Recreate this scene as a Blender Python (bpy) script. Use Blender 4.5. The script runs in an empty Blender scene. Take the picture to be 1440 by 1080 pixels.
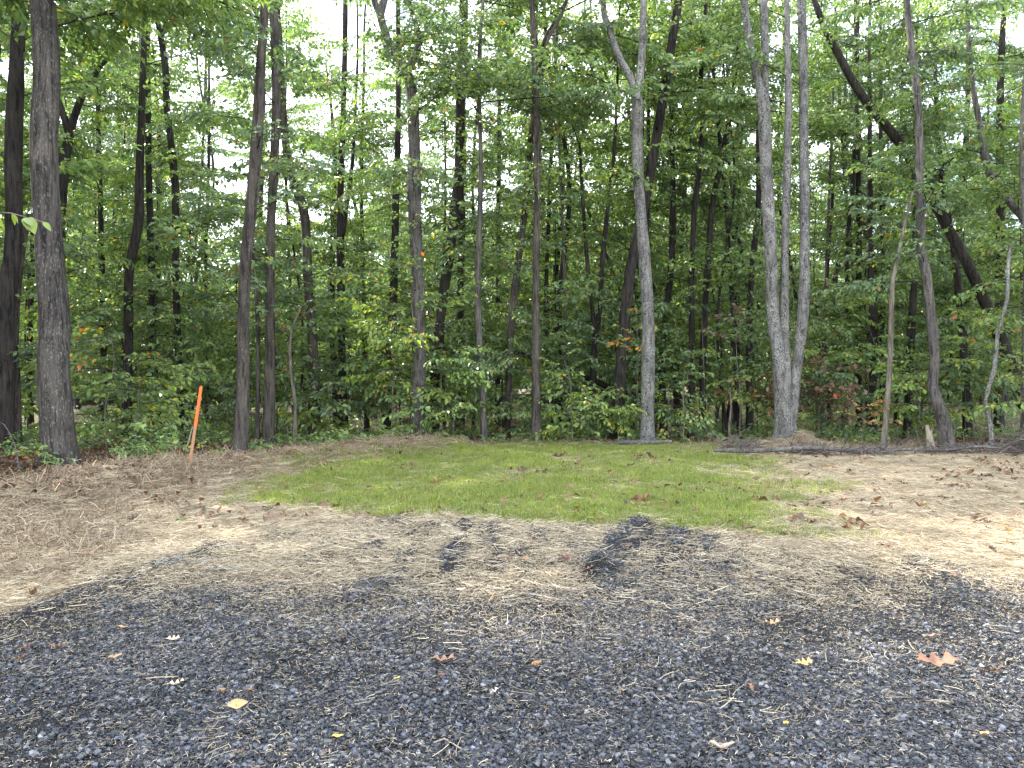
import bpy, math, random
import numpy as np
from mathutils import Vector, Matrix

SC = bpy.context.scene
COL = SC.collection
R = math.radians
rng = np.random.default_rng(11)
random.seed(5)

# ------------------------------------------------------------------ camera, sky, sun, exposure
CAM_H, F, PITCH = 1.6, 1088.0, math.atan(10 / 1088.0)      # eye height; focal length in photo pixels
cam_d = bpy.data.cameras.new('camera')
cam_d.sensor_width = 36.0
cam_d.lens = 36.0 * F / 1440.0
cam_d.clip_start, cam_d.clip_end = 0.05, 2000
cam = bpy.data.objects.new('camera', cam_d)
COL.objects.link(cam)
cam.location = (0, 0, CAM_H)
cam.rotation_euler = (math.pi / 2 - PITCH, 0, 0)
SC.camera = cam

SUN_EL, SUN_AZ = R(38), R(-48)          # azimuth from +Y (view direction), negative = left
w = bpy.data.worlds.new('World')
SC.world = w
w.use_nodes = True
nt = w.node_tree
nt.nodes.clear()
wo = nt.nodes.new('ShaderNodeOutputWorld')
bg = nt.nodes.new('ShaderNodeBackground')
sky = nt.nodes.new('ShaderNodeTexSky')
sky.sky_type = 'NISHITA'
sky.sun_disc = False
sky.sun_elevation = SUN_EL
sky.sun_rotation = SUN_AZ
sky.air_density, sky.dust_density, sky.ozone_density = 1.0, 1.5, 1.0
tc = nt.nodes.new('ShaderNodeTexCoord')
mp = nt.nodes.new('ShaderNodeMapping')
mp.inputs['Scale'].default_value = (1.0, 1.0, 2.2)
nz = nt.nodes.new('ShaderNodeTexNoise')
nz.inputs['Scale'].default_value = 2.6
nz.inputs['Detail'].default_value = 7
nz.inputs['Roughness'].default_value = 0.6
rp = nt.nodes.new('ShaderNodeValToRGB')
rp.color_ramp.elements[0].position = 0.36
rp.color_ramp.elements[1].position = 0.56
mxs = nt.nodes.new('ShaderNodeMix')
mxs.data_type = 'RGBA'
mxs.inputs[7].default_value = (12.0, 12.7, 13.9, 1)        # cloud, same units as the Nishita sky
nt.links.new(tc.outputs['Generated'], mp.inputs[0])
nt.links.new(mp.outputs[0], nz.inputs['Vector'])
nt.links.new(nz.outputs[0], rp.inputs[0])
nt.links.new(rp.outputs[0], mxs.inputs[0])
nt.links.new(sky.outputs[0], mxs.inputs[6])
nt.links.new(mxs.outputs[2], bg.inputs[0])
bg.inputs[1].default_value = 0.15
nt.links.new(bg.outputs[0], wo.inputs[0])

sun_d = bpy.data.lights.new('sun', 'SUN')
sun_d.energy = 5.0
sun_d.angle = R(0.6)
sun_d.color = (1.0, 0.94, 0.84)
sun = bpy.data.objects.new('sun', sun_d)
COL.objects.link(sun)
sdir = Vector((math.sin(SUN_AZ) * math.cos(SUN_EL), math.cos(SUN_AZ) * math.cos(SUN_EL), math.sin(SUN_EL)))
sun.rotation_euler = sdir.to_track_quat('Z', 'Y').to_euler()
sun.location = (-20, 20, 40)

SC.view_settings.view_transform = 'Standard'
SC.view_settings.look = 'None'
SC.view_settings.exposure = 1.63
SC.view_settings.gamma = 1.0
SC.view_settings.use_curve_mapping = False
SC.render.engine = 'CYCLES'
cy = SC.cycles
cy.max_bounces, cy.diffuse_bounces, cy.glossy_bounces = 10, 9, 2
cy.transmission_bounces, cy.transparent_max_bounces = 4, 4
cy.use_denoising = True
cy.denoiser = 'OPENIMAGEDENOISE'
cy.denoising_input_passes = 'RGB_ALBEDO_NORMAL'
cy.denoising_prefilter = 'ACCURATE'
cy.use_adaptive_sampling = True
cy.adaptive_threshold = 0.02
cy.caustics_reflective = cy.caustics_refractive = False

# ------------------------------------------------------------------ noise and projection
def _hash(ix, iy, s):
    n = (ix.astype(np.int64) * 374761393 + iy.astype(np.int64) * 668265263 + s * 974634777) & 0xffffffff
    n = ((n ^ (n >> 13)) * 1274126177) & 0xffffffff
    return ((n ^ (n >> 16)) & 0xffff) / 65535.0

def vnoise(x, y, s=0):
    x = np.asarray(x, float); y = np.asarray(y, float)
    ix = np.floor(x); iy = np.floor(y)
    fx = x - ix; fy = y - iy
    fx = fx * fx * (3 - 2 * fx); fy = fy * fy * (3 - 2 * fy)
    a = _hash(ix, iy, s); b = _hash(ix + 1, iy, s); c = _hash(ix, iy + 1, s); d = _hash(ix + 1, iy + 1, s)
    return (a * (1 - fx) + b * fx) * (1 - fy) + (c * (1 - fx) + d * fx) * fy

def fbm(x, y, s=0, o=3):
    v = 0; a = 0.5; t = 0
    for i in range(o):
        v = v + a * vnoise(np.asarray(x) * 2 ** i, np.asarray(y) * 2 ** i, s + 17 * i); t += a; a *= 0.5
    return v / t                                            # 0..1

def sstep(a, b, x):
    t = np.clip((np.asarray(x, float) - a) / (b - a), 0, 1)
    return t * t * (3 - 2 * t)

def seg_dist(x, y, pts):
    """distance to a polyline"""
    best = np.full(np.shape(x), 1e9)
    for (x0, y0), (x1, y1) in zip(pts[:-1], pts[1:]):
        dx, dy = x1 - x0, y1 - y0
        t = np.clip(((x - x0) * dx + (y - y0) * dy) / (dx * dx + dy * dy + 1e-12), 0, 1)
        best = np.minimum(best, np.hypot(x - x0 - t * dx, y - y0 - t * dy))
    return best

def poly_sd(x, y, pts):
    """signed distance, positive inside"""
    x = np.asarray(x, float); y = np.asarray(y, float)
    ins = np.zeros(np.shape(x), bool)
    n = len(pts)
    for i in range(n):
        (x0, y0), (x1, y1) = pts[i], pts[(i + 1) % n]
        c = ((y0 > y) != (y1 > y)) & (x < (x1 - x0) * (y - y0) / ((y1 - y0) if y1 != y0 else 1e-9) + x0)
        ins ^= c
    d = seg_dist(x, y, list(pts) + [pts[0]])
    return np.where(ins, d, -d)

def ray(px, py):
    """unit-depth direction of a photo pixel"""
    u, v = (px - 720) / F, (540 - py) / F
    d = np.array([u, math.cos(PITCH) + v * math.sin(PITCH), v * math.cos(PITCH) - math.sin(PITCH)])
    return d / d[1]

def at(px, py, Y):
    d = ray(px, py)
    return np.array([d[0] * Y, Y, CAM_H + d[2] * Y])

BANK = [(-7.6, 6.4), (-5.9, 8.6), (-5.2, 10.4), (-4.75, 12.0), (-3.9, 14.2), (-2.9, 16.2), (-1.6, 17.3)]
RIDGES = []                                                 # gravel ridges: (polyline, half width, height)

def base_h(x, y):
    x = np.asarray(x, float); y = np.asarray(y, float)
    crest = 17.4
    h = 0.0 * sstep(7.6, crest, y) - 0.45 * sstep(crest, 27, y) * 1.0
    left = sstep(-3.6, -6.2, x) * sstep(5.0, 9.0, y)
    h = h + left * (0.16 * (1 - sstep(12.5, 19, y)) )
    h = h + 0.05 * (fbm(x * 0.16, y * 0.16, 3, 2) - 0.5) * sstep(8, 14, y)
    h = h + sstep(24, 45, y) * 0.8 * (fbm(x * 0.07, y * 0.07, 5, 2) - 0.3)
    return h

def height(x, y):
    x = np.asarray(x, float); y = np.asarray(y, float)
    h = base_h(x, y)
    d = seg_dist(x, y, BANK)
    lump = 0.55 + 0.9 * fbm(x * 1.7, y * 1.7, 8, 3)
    h = h + 0.23 * np.exp(-(d / 0.55) ** 2) * lump
    near = sstep(45, 20, np.abs(y))
    h = h + near * (0.055 * (fbm(x * 1.3, y * 1.3, 21, 3) - 0.5) + 0.022 * (fbm(x * 5, y * 5, 22, 2) - 0.5))
    soft = sstep(-2.5, -4.0, x + 0.15 * (y - 8)) * sstep(5, 8, y)
    h = h + soft * near * 0.10 * (fbm(x * 3.1, y * 3.1, 23, 3) - 0.5)
    for pts, wd, ht in RIDGES:
        rd = seg_dist(x, y, pts)
        h = h + 1.15 * ht * np.exp(-(rd / wd) ** 2) * (0.6 + 0.8 * fbm(x * 6, y * 6, 24, 2))
    # earth mound below the forked pale tree
    h = h + 0.34 * np.exp(-(((x - 6.55) / 0.42) ** 2 + ((y - 17.35) / 0.35) ** 2)) * (0.7 + 0.6 * fbm(x * 4, y * 4, 31, 3))
    h = h + 0.14 * np.exp(-(((x - 5.9) / 0.5) ** 2 + ((y - 17.5) / 0.35) ** 2))
    return h

def hz(x, y):
    return float(height(np.array([x]), np.array([y]))[0])

def gp(px, py):
    """where a photo pixel meets the ground"""
    d = ray(px, py)
    Y = np.concatenate([np.linspace(2.0, 20, 1800), np.linspace(20, 80, 600)])
    below = CAM_H + d[2] * Y < height(d[0] * Y, Y)
    i = int(np.argmax(below)) if below.any() else len(Y) - 1
    return (float(d[0] * Y[i]), float(Y[i]))

def flat(pl):
    return [gp(*p) for p in pl]

for pl, wd, ht in [
        ([(655, 742), (645, 770), (628, 812)], .085, .085), ([(690, 748), (693, 775), (700, 802)], .10, .08),
        ([(905, 742), (872, 775), (838, 815)], .12, .12), ([(952, 750), (950, 778)], .07, .06), ([(603, 757), (590, 775), (565, 795)], .07, .05), ([(757, 750), (752, 778)], .06, .05), ([(818, 768), (795, 798)], .07, .04), ([(728, 772), (742, 806)], .07, .045), ([(868, 800), (845, 835)], .08, .04), ([(1003, 772), (978, 802)], .06, .04), ([(1042, 778), (1012, 808)], .06, .04), ([(965, 770), (935, 800)], .06, .045), ([(300, 770), (240, 800)], .08, .04), ([(470, 765), (430, 800)], .07, .04), ([(540, 760), (505, 790)], .07, .045),
        ([(993, 755), (990, 778)], .05, .03), ([(612, 741), (585, 748), (578, 757)], .07, .05),
        ([(715, 780), (760, 796), (800, 792)], .08, .05), ([(560, 810), (520, 830), (500, 845)], .12, .04),
        ([(930, 785), (900, 815), (890, 830)], .12, .035), ([(385, 757), (410, 760)], .10, .05),
        ([(280, 848), (330, 838)], .15, .03), ([(10, 882), (80, 850), (150, 828), (220, 800)], .07, .03),
        ([(1290, 790), (1330, 815), (1350, 850)], .16, .04), ([(1180, 800), (1225, 822)], .12, .03)]:
    RIDGES.append((flat(pl), wd, ht))

GRAVEL = flat([(-40, 905), (0, 862), (60, 842), (120, 818), (200, 792), (300, 764), (400, 743), (560, 728), (700, 735), (880, 739),
               (1000, 752), (1100, 765), (1230, 782), (1440, 806), (1700, 850)]) + [(14, 3.5), (14, -40), (-9, -40), (-4.4, 3.0)]
GRASS = flat([(352, 693), (395, 668), (445, 645), (530, 628), (600, 622), (720, 619), (850, 620), (1000, 627), (1060, 640), (1145, 662),
              (1150, 684), (1110, 705), (1120, 740), (1235, 774), (1150, 768), (1000, 747), (900, 737), (700, 735), (560, 727), (450, 722), (380, 713)])
CLEAR = flat([(-300, 720), (0, 688), (100, 674), (180, 657), (260, 645)]) + [(-4.2, 15.2), (-3.0, 17.2), (-1.0, 18.1), (2, 18.4), (6, 18.2), (9, 17.6), (12, 16.8), (16, 16.5),
         (26, 14), (26, -40), (-26, -40), (-26, 3)]

def masks(x, y):
    """gravel, grass, straw, forest floor weights 0..1"""
    x = np.asarray(x, float); y = np.asarray(y, float)
    n1 = fbm(x * 1.1, y * 1.1, 41, 4) - 0.5
    n2 = fbm(x * 4.5, y * 2.6, 42, 3) - 0.5
    g = sstep(-0.25, 0.25, poly_sd(x, y, GRAVEL) + 0.5 * n1 + 0.35 * n2)
    forest = sstep(0.35, -0.35, poly_sd(x, y, CLEAR) + 0.7 * n1)
    sd = poly_sd(x, y, GRASS)
    gr = sstep(-0.55, 0.85, sd + 1.6 * n1 + 1.0 * n2)
    right = sstep(1.6, 5.6, x + (y - 11) * -0.10)
    bare = sstep(0.48, 0.66, fbm(x * 0.8, y * 0.55, 43, 4) + 0.13 * right)
    gr = gr * (1 - 0.48 * right) * (1 - (0.35 + .35 * right) * bare)
    thin = 1 - sstep(7.8, 4.0, y + 0.5 * (fbm(x * .9, y * .9, 46, 2) - .5))        # straw on gravel thins out toward the camera
    patch = fbm(x * 1.5, y * 1.0, 44, 3)
    st = np.where(g > 0.5, thin * (0.42 + 1.25 * (patch - 0.40)) + 0.03, 1.0)
    st = np.where(g > 0.5, np.clip(st, 0.0, 0.85), st)
    blob = np.exp(-(((x + 1.0) / 1.3) ** 2 + ((y - 6.6) / 1.0) ** 2))
    st = np.where(g > 0.5, np.clip(st + 0.40 * blob, 0, 0.95), st)
    rd = np.full(np.shape(x), 9.0)
    for pts, wd, ht in RIDGES:
        rd = np.minimum(rd, seg_dist(x, y, pts) / wd)
    ridge = np.exp(-(rd * .92) ** 2)
    st = st * (1 - 0.93 * ridge)
    st = st * (1 - 0.8 * gr) * (1 - forest)
    g = np.maximum(g, ridge * (y < 8.7))
    return g, gr * (1 - forest) * (1 - g), st, forest

# ------------------------------------------------------------------ object helpers
def tag(o, label=None, cat=None, group=None, kind=None):
    for k, v in (('label', label), ('category', cat), ('group', group), ('kind', kind)):
        if v:
            o[k] = v
    return o

def empty(name, loc, **kw):
    o = bpy.data.objects.new(name, None)
    o.empty_display_size = 0.1
    COL.objects.link(o)
    o.location = loc
    return tag(o, **kw)

class Geo:
    """collects vertices and faces (triangles or quads) with a colour per vertex"""
    def __init__(self):
        self.v, self.t, self.q, self.c, self.n = [], [], [], [], 0
        self.tm, self.qm = [], []

    def add(self, v, f, col=None, mat=0):
        v = np.asarray(v, float).reshape(-1, 3)
        f = np.asarray(f, np.int64)
        (self.t if f.shape[1] == 3 else self.q).append(f + self.n)
        (self.tm if f.shape[1] == 3 else self.qm).append(np.full(len(f), mat))
        self.v.append(v)
        c = np.ones((len(v), 4))
        if col is not None:
            c[:, :3] = col
        self.c.append(c)
        self.n += len(v)

    def mesh(self, name, mats, smooth=True):
        me = bpy.data.meshes.new(name)
        if not self.n:
            return me
        v = np.concatenate(self.v)
        nt_ = sum(map(len, self.t)); nq = sum(map(len, self.q))
        loops = np.concatenate([a.ravel() for a in self.t + self.q]).astype(np.int32)
        starts = np.concatenate([np.arange(nt_) * 3, nt_ * 3 + np.arange(nq) * 4]).astype(np.int32)
        me.vertices.add(len(v)); me.loops.add(len(loops)); me.polygons.add(nt_ + nq)
        me.vertices.foreach_set('co', v.astype(np.float32).ravel())
        me.loops.foreach_set('vertex_index', loops)
        me.polygons.foreach_set('loop_start', starts)
        for m in (mats if isinstance(mats, (list, tuple)) else [mats]):
            me.materials.append(m)
        me.polygons.foreach_set('material_index', np.concatenate(self.tm + self.qm).astype(np.int32))
        me.polygons.foreach_set('use_smooth', np.full(nt_ + nq, smooth))
        a = me.color_attributes.new('col', 'FLOAT_COLOR', 'POINT')
        a.data.foreach_set('color', np.concatenate(self.c).astype(np.float32).ravel())
        me.update(calc_edges=True)
        return me

    def obj(self, name, mats, parent=None, smooth=True, loc=None, link=True):
        o = bpy.data.objects.new(name, self.mesh(name, mats, smooth))
        if link:
            COL.objects.link(o)
        if parent is not None:
            o.parent = parent
        if loc is not None:
            o.location = loc
        return o

def frames(P):
    P = np.asarray(P, float)
    T = np.gradient(P, axis=0)
    T /= np.linalg.norm(T, axis=1)[:, None] + 1e-9
    up = np.array([0, 1.0, 0]) if abs(T[0][1]) < 0.9 else np.array([1.0, 0, 0])
    A = np.cross(T, up); A /= np.linalg.norm(A, axis=1)[:, None] + 1e-9
    B = np.cross(T, A)
    return T, A, B

def tube(P, r, sides=6, bump=0.0, flare=None, seed=0):
    """rings round a path; flare = (height, amount) adds root buttresses at the first rings"""
    P = np.asarray(P, float); r = np.asarray(r, float)
    T, A, B = frames(P)
    n = len(P)
    th = np.arange(sides) * 2 * math.pi / sides
    rr = np.repeat(r[:, None], sides, 1)
    if bump:
        z = np.concatenate([[0], np.cumsum(np.linalg.norm(np.diff(P, axis=0), axis=1))])
        k = vnoise(np.cos(th)[None, :] * 1.6 + 7.3 + z[:, None] * 0.35, np.sin(th)[None, :] * 1.6 + z[:, None] * 1.1, seed)
        k2 = vnoise(np.cos(th)[None, :] * 4 + z[:, None] * 0.9, np.sin(th)[None, :] * 4 + z[:, None] * 2.9, seed + 3)
        rr = rr * (1 + bump * (2 * (k - 0.5) + 0.8 * (k2 - 0.5)))
    if flare:
        z = np.concatenate([[0], np.cumsum(np.linalg.norm(np.diff(P, axis=0), axis=1))])
        lobe = 0.55 + 0.45 * np.cos(th * 5 + seed) * np.cos(th * 2 + seed * 2)
        rr = rr * (1 + flare[1] * np.exp(-z / flare[0])[:, None] * lobe[None, :])
    V = P[:, None, :] + rr[:, :, None] * (np.cos(th)[None, :, None] * A[:, None, :] + np.sin(th)[None, :, None] * B[:, None, :])
    V = V.reshape(-1, 3)
    i = np.arange(n - 1)[:, None] * sides
    j = np.arange(sides)[None, :]
    k = (j + 1) % sides
    Q = np.stack([i + j, i + k, i + sides + k, i + sides + j], -1).reshape(-1, 4)
    return V, Q

def spline(P, step=0.35):
    """Catmull-Rom resampling; columns beyond 3 (radius) are carried along"""
    P = np.asarray(P, float)
    E = np.vstack([2 * P[0] - P[1], P, 2 * P[-1] - P[-2]])
    out = []
    for i in range(1, len(E) - 2):
        p0, p1, p2, p3 = E[i - 1:i + 3]
        n = max(1, int(np.linalg.norm((p2 - p1)[:3]) / step))
        for t in np.arange(n) / n:
            out.append(0.5 * (2 * p1 + (p2 - p0) * t + (2 * p0 - 5 * p1 + 4 * p2 - p3) * t * t + (3 * p1 - p0 - 3 * p2 + p3) * t ** 3))
    out.append(P[-1])
    return np.array(out)

# ------------------------------------------------------------------ materials
def mat(name):
    m = bpy.data.materials.new(name)
    m.use_nodes = True
    n = m.node_tree.nodes
    n.clear()
    out = n.new('ShaderNodeOutputMaterial')
    b = n.new('ShaderNodeBsdfPrincipled')
    m.node_tree.links.new(b.outputs[0], out.inputs[0])
    return m, n, m.node_tree.links, b, out

def ramp(n, stops, interp='LINEAR'):
    r = n.new('ShaderNodeValToRGB')
    e = r.color_ramp.elements
    while len(e) < len(stops):
        e.new(0.5)
    for el, (p, c) in zip(e, stops):
        el.position = p
        el.color = (*c, 1) if len(c) == 3 else c
    r.color_ramp.interpolation = interp
    return r

def noise(n, l, vec, scale, detail=3, rough=0.55, stretch=None, rot=None):
    if stretch or rot:
        m = n.new('ShaderNodeMapping')
        m.inputs['Scale'].default_value = stretch or (1, 1, 1)
        if rot:
            m.inputs['Rotation'].default_value = rot
        l.new(vec, m.inputs[0]); vec = m.outputs[0]
    t = n.new('ShaderNodeTexNoise')
    t.inputs['Scale'].default_value = scale
    t.inputs['Detail'].default_value = detail
    t.inputs['Roughness'].default_value = rough
    l.new(vec, t.inputs['Vector'])
    return t.outputs[0]

def mixc(n, l, fac, a, b, blend='MIX'):
    m = n.new('ShaderNodeMix'); m.data_type = 'RGBA'; m.blend_type = blend
    for s, v in ((0, fac), (6, a), (7, b)):
        if isinstance(v, (int, float)):
            m.inputs[s].default_value = v
        elif isinstance(v, tuple):
            m.inputs[s].default_value = (*v, 1)
        else:
            l.new(v, m.inputs[s])
    return m.outputs[2]

def bark(name, dark, mid, light, fleck=0.5, fleck_at=0.62, furrow=22, patch_scale=2.2, sx=.11, fx=.4):
    """furrowed bark with lichen flecks"""
    m, n, l, b, out = mat(name)
    v = n.new('ShaderNodeTexCoord').outputs['Object']
    oi = n.new('ShaderNodeObjectInfo')
    add = n.new('ShaderNodeVectorMath'); add.operation = 'ADD'
    l.new(v, add.inputs[0]); l.new(oi.outputs['Random'], add.inputs[1])
    v = add.outputs[0]
    f1 = noise(n, l, v, furrow, 5, 0.7, (1, 1, sx))
    f2 = noise(n, l, v, patch_scale, 4, 0.6, (1, 1, 0.6))
    c = ramp(n, [(0.38, dark), (0.52, mid), (0.66, tuple(x * 1.4 for x in mid))])
    l.new(f1, c.inputs[0])
    fl = noise(n, l, v, furrow * 2.4, 3, 0.6, (1, 1, fx))
    fr = ramp(n, [(fleck_at - 0.05, (0, 0, 0)), (fleck_at + 0.06, (1, 1, 1))])
    l.new(fl, fr.inputs[0])
    pr = ramp(n, [(0.35, (0.15, 0.15, 0.15)), (0.65, (1, 1, 1))])
    l.new(f2, pr.inputs[0])
    k = n.new('ShaderNodeMath'); k.operation = 'MULTIPLY'; l.new(fr.outputs[0], k.inputs[0]); l.new(pr.outputs[0], k.inputs[1])
    k2 = n.new('ShaderNodeMath'); k2.operation = 'MULTIPLY'; l.new(k.outputs[0], k2.inputs[0]); k2.inputs[1].default_value = fleck
    col = mixc(n, l, k2.outputs[0], c.outputs[0], light)
    big = ramp(n, [(0.3, (0.6, 0.6, 0.62)), (0.7, (1.25, 1.22, 1.18))])
    l.new(noise(n, l, v, 1.6, 4), big.inputs[0])
    col = mixc(n, l, 1.0, col, big.outputs[0], 'MULTIPLY')
    l.new(col, b.inputs['Base Color'])
    b.inputs['Roughness'].default_value = 0.9
    b.inputs['Specular IOR Level'].default_value = 0.2
    bp = n.new('ShaderNodeBump')
    bp.inputs['Strength'].default_value = 0.9
    bp.inputs['Distance'].default_value = 0.04
    l.new(f1, bp.inputs['Height'])
    l.new(bp.outputs[0], b.inputs['Normal'])
    return m

BARK = {
    'oak': bark('oak_bark', (0.022, 0.019, 0.018), (0.075, 0.067, 0.060), (0.30, 0.295, 0.265), 0.7, 0.60, 17, 1.6),
    'grey': bark('grey_bark', (0.04, 0.036, 0.033), (0.115, 0.105, 0.095), (0.27, 0.27, 0.25), 0.6, 0.58, 18),
    'brown': bark('brown_bark', (0.024, 0.020, 0.017), (0.080, 0.070, 0.060), (0.24, 0.225, 0.20), 0.6, 0.6, 18),
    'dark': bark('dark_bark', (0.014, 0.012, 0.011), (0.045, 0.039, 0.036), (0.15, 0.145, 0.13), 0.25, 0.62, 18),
    'pale': bark('pale_lichen_bark', (0.045, 0.042, 0.038), (0.13, 0.125, 0.115), (0.31, 0.32, 0.30), 0.95, 0.52, 14, 4.5, .3, .75),
    'tan': bark('young_tan_bark', (0.07, 0.06, 0.05), (0.17, 0.15, 0.12), (0.32, 0.30, 0.26), 0.4, 0.6, 22),
}

def leaf_mat(name, trans=0.42, rough=0.42, tint=0.25):
    m, n, l, b, out = mat(name)
    a = n.new('ShaderNodeAttribute'); a.attribute_name = 'col'
    oi = n.new('ShaderNodeObjectInfo')
    r = ramp(n, [(0, (1 - tint, 1 - tint, 1 - tint * 0.6)), (1, (1 + tint, 1 + tint * 0.7, 1 - tint * 0.4))])
    l.new(oi.outputs['Random'], r.inputs[0])
    col = mixc(n, l, 1.0, a.outputs[0], r.outputs[0], 'MULTIPLY')
    l.new(col, b.inputs['Base Color'])
    b.inputs['Roughness'].default_value = rough
    b.inputs['Specular IOR Level'].default_value = 0.45
    t = n.new('ShaderNodeBsdfTranslucent')
    tcol = mixc(n, l, 1.0, col, (1.05 * trans, 1.1 * trans, 0.6 * trans), 'MULTIPLY')
    l.new(tcol, t.inputs[0])
    mx = n.new('ShaderNodeAddShader')                        # leaves reflect and transmit about equally
    l.new(b.outputs[0], mx.inputs[0]); l.new(t.outputs[0], mx.inputs[1])
    l.new(mx.outputs[0], out.inputs[0])
    return m

LEAF = leaf_mat('green_leaf', 1.0)
GRASSM = leaf_mat('grass_blade', 0.6, 0.5, 0.4)
DRY = leaf_mat('dry_leaf', 0.15, 0.6, 0.2)

def straw_mat():
    m, n, l, b, out = mat('straw')
    a = n.new('ShaderNodeAttribute'); a.attribute_name = 'col'
    oi = n.new('ShaderNodeObjectInfo')
    r = ramp(n, [(0, (0.62, 0.62, 0.62)), (1, (1.15, 1.12, 1.08))])
    l.new(oi.outputs['Random'], r.inputs[0])
    l.new(mixc(n, l, 1.0, a.outputs[0], r.outputs[0], 'MULTIPLY'), b.inputs['Base Color'])
    b.inputs['Roughness'].default_value = 0.55
    b.inputs['Specular IOR Level'].default_value = 0.35
    return m
STRAW = straw_mat()

def stone_mat():
    m, n, l, b, out = mat('slate_gravel')
    a = n.new('ShaderNodeAttribute'); a.attribute_name = 'col'
    oi = n.new('ShaderNodeObjectInfo')
    r = ramp(n, [(0, (0.55, 0.55, 0.58)), (0.5, (1.0, 1.0, 1.0)), (0.9, (1.5, 1.48, 1.45)), (1.0, (2.4, 2.35, 2.3))])
    l.new(oi.outputs['Random'], r.inputs[0])
    v = n.new('ShaderNodeTexCoord').outputs['Object']
    g = ramp(n, [(0.3, (0.8, 0.8, 0.8)), (0.7, (1.2, 1.2, 1.2))])
    l.new(noise(n, l, v, 80, 3), g.inputs[0])
    c = mixc(n, l, 1.0, a.outputs[0], r.outputs[0], 'MULTIPLY')
    l.new(mixc(n, l, 1.0, c, g.outputs[0], 'MULTIPLY'), b.inputs['Base Color'])
    b.inputs['Roughness'].default_value = 0.5
    b.inputs['Specular IOR Level'].default_value = 0.5
    return m
STONE = stone_mat()

def ground_mat():
    m, n, l, b, out = mat('ground')
    a = n.new('ShaderNodeAttribute'); a.attribute_name = 'col'      # r gravel, g grass, b straw; alpha forest floor
    sep = n.new('ShaderNodeSeparateColor'); l.new(a.outputs[0], sep.inputs[0])
    v = n.new('ShaderNodeTexCoord').outputs['Object']
    fine = noise(n, l, v, 60, 3, 0.7)
    # forest litter
    vo = n.new('ShaderNodeTexVoronoi'); vo.inputs['Scale'].default_value = 16
    l.new(v, vo.inputs['Vector'])
    lc = ramp(n, [(0.0, (0.03, 0.022, 0.015)), (0.5, (0.085, 0.058, 0.037)), (1.0, (0.17, 0.12, 0.08))])
    vs = n.new('ShaderNodeSeparateColor'); l.new(vo.outputs['Color'], vs.inputs[0])
    l.new(vs.outputs[0], lc.inputs[0])
    col = lc.outputs[0]
    # straw: three directions of fine fibres
    fac = None
    for k, (rz, st) in enumerate(((0.5, (95, 9, 30)), (-0.4, (100, 8, 30)), (1.5, (90, 10, 30)))):
        f = noise(n, l, v, 1.0, 3, 0.6, st, (0, 0, rz))
        if fac is None:
            fac = f
        else:
            mm = n.new('ShaderNodeMath'); mm.operation = 'MAXIMUM'
            l.new(fac, mm.inputs[0]); l.new(f, mm.inputs[1]); fac = mm.outputs[0]
    sc = ramp(n, [(0.48, (0.095, 0.066, 0.043)), (0.58, (0.28, 0.213, 0.138)), (0.72, (0.48, 0.395, 0.275))])
    l.new(fac, sc.inputs[0])
    big = ramp(n, [(0.3, (0.75, 0.73, 0.72)), (0.7, (1.12, 1.12, 1.12))])
    l.new(noise(n, l, v, 0.9, 4), big.inputs[0])
    sc = mixc(n, l, 1.0, sc.outputs[0], big.outputs[0], 'MULTIPLY')
    def thr(mask, lo=0.30, hi=0.70, ns=fine):
        """mask broken up by fine noise"""
        ad = n.new('ShaderNodeMath'); ad.operation = 'ADD'; l.new(mask, ad.inputs[0]); l.new(ns, ad.inputs[1])
        mr = n.new('ShaderNodeMapRange'); l.new(ad.outputs[0], mr.inputs[0])
        mr.inputs[1].default_value = 0.5 + lo; mr.inputs[2].default_value = 0.5 + hi
        return mr.outputs[0]
    # soil under the clearing, then grass thatch, gravel bed, straw
    inv = n.new('ShaderNodeMath'); inv.operation = 'SUBTRACT'; inv.inputs[0].default_value = 1; l.new(a.outputs['Alpha'], inv.inputs[1])
    col = mixc(n, l, inv.outputs[0], col, sc)
    gc = ramp(n, [(0.35, (0.075, 0.10, 0.02)), (0.55, (0.13, 0.17, 0.035)), (0.75, (0.18, 0.18, 0.07))])
    l.new(fine, gc.inputs[0])
    col = mixc(n, l, thr(sep.outputs[1]), col, gc.outputs[0])
    v2 = n.new('ShaderNodeTexVoronoi'); v2.inputs['Scale'].default_value = 110
    l.new(v, v2.inputs['Vector'])
    s2 = n.new('ShaderNodeSeparateColor'); l.new(v2.outputs['Color'], s2.inputs[0])
    kc = ramp(n, [(0.0, (0.005, 0.0053, 0.006)), (0.6, (0.014, 0.0145, 0.016)), (1.0, (0.045, 0.046, 0.05))])
    l.new(s2.outputs[0], kc.inputs[0])
    col = mixc(n, l, thr(sep.outputs[0]), col, kc.outputs[0])
    sm = n.new('ShaderNodeMath'); sm.operation = 'MULTIPLY'; l.new(thr(sep.outputs[2], 0.62, 1.0, fac), sm.inputs[0]); l.new(sep.outputs[0], sm.inputs[1])
    col = mixc(n, l, sm.outputs[0], col, sc)
    l.new(col, b.inputs['Base Color'])
    b.inputs['Roughness'].default_value = 0.85
    b.inputs['Specular IOR Level'].default_value = 0.25
    bp = n.new('ShaderNodeBump'); bp.inputs['Strength'].default_value = 0.8; bp.inputs['Distance'].default_value = 0.02
    hsum = n.new('ShaderNodeMath'); hsum.operation = 'ADD'; l.new(fac, hsum.inputs[0]); l.new(v2.outputs['Distance'], hsum.inputs[1])
    l.new(hsum.outputs[0], bp.inputs['Height']); l.new(bp.outputs[0], b.inputs['Normal'])
    return m
GROUND = ground_mat()

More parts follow.
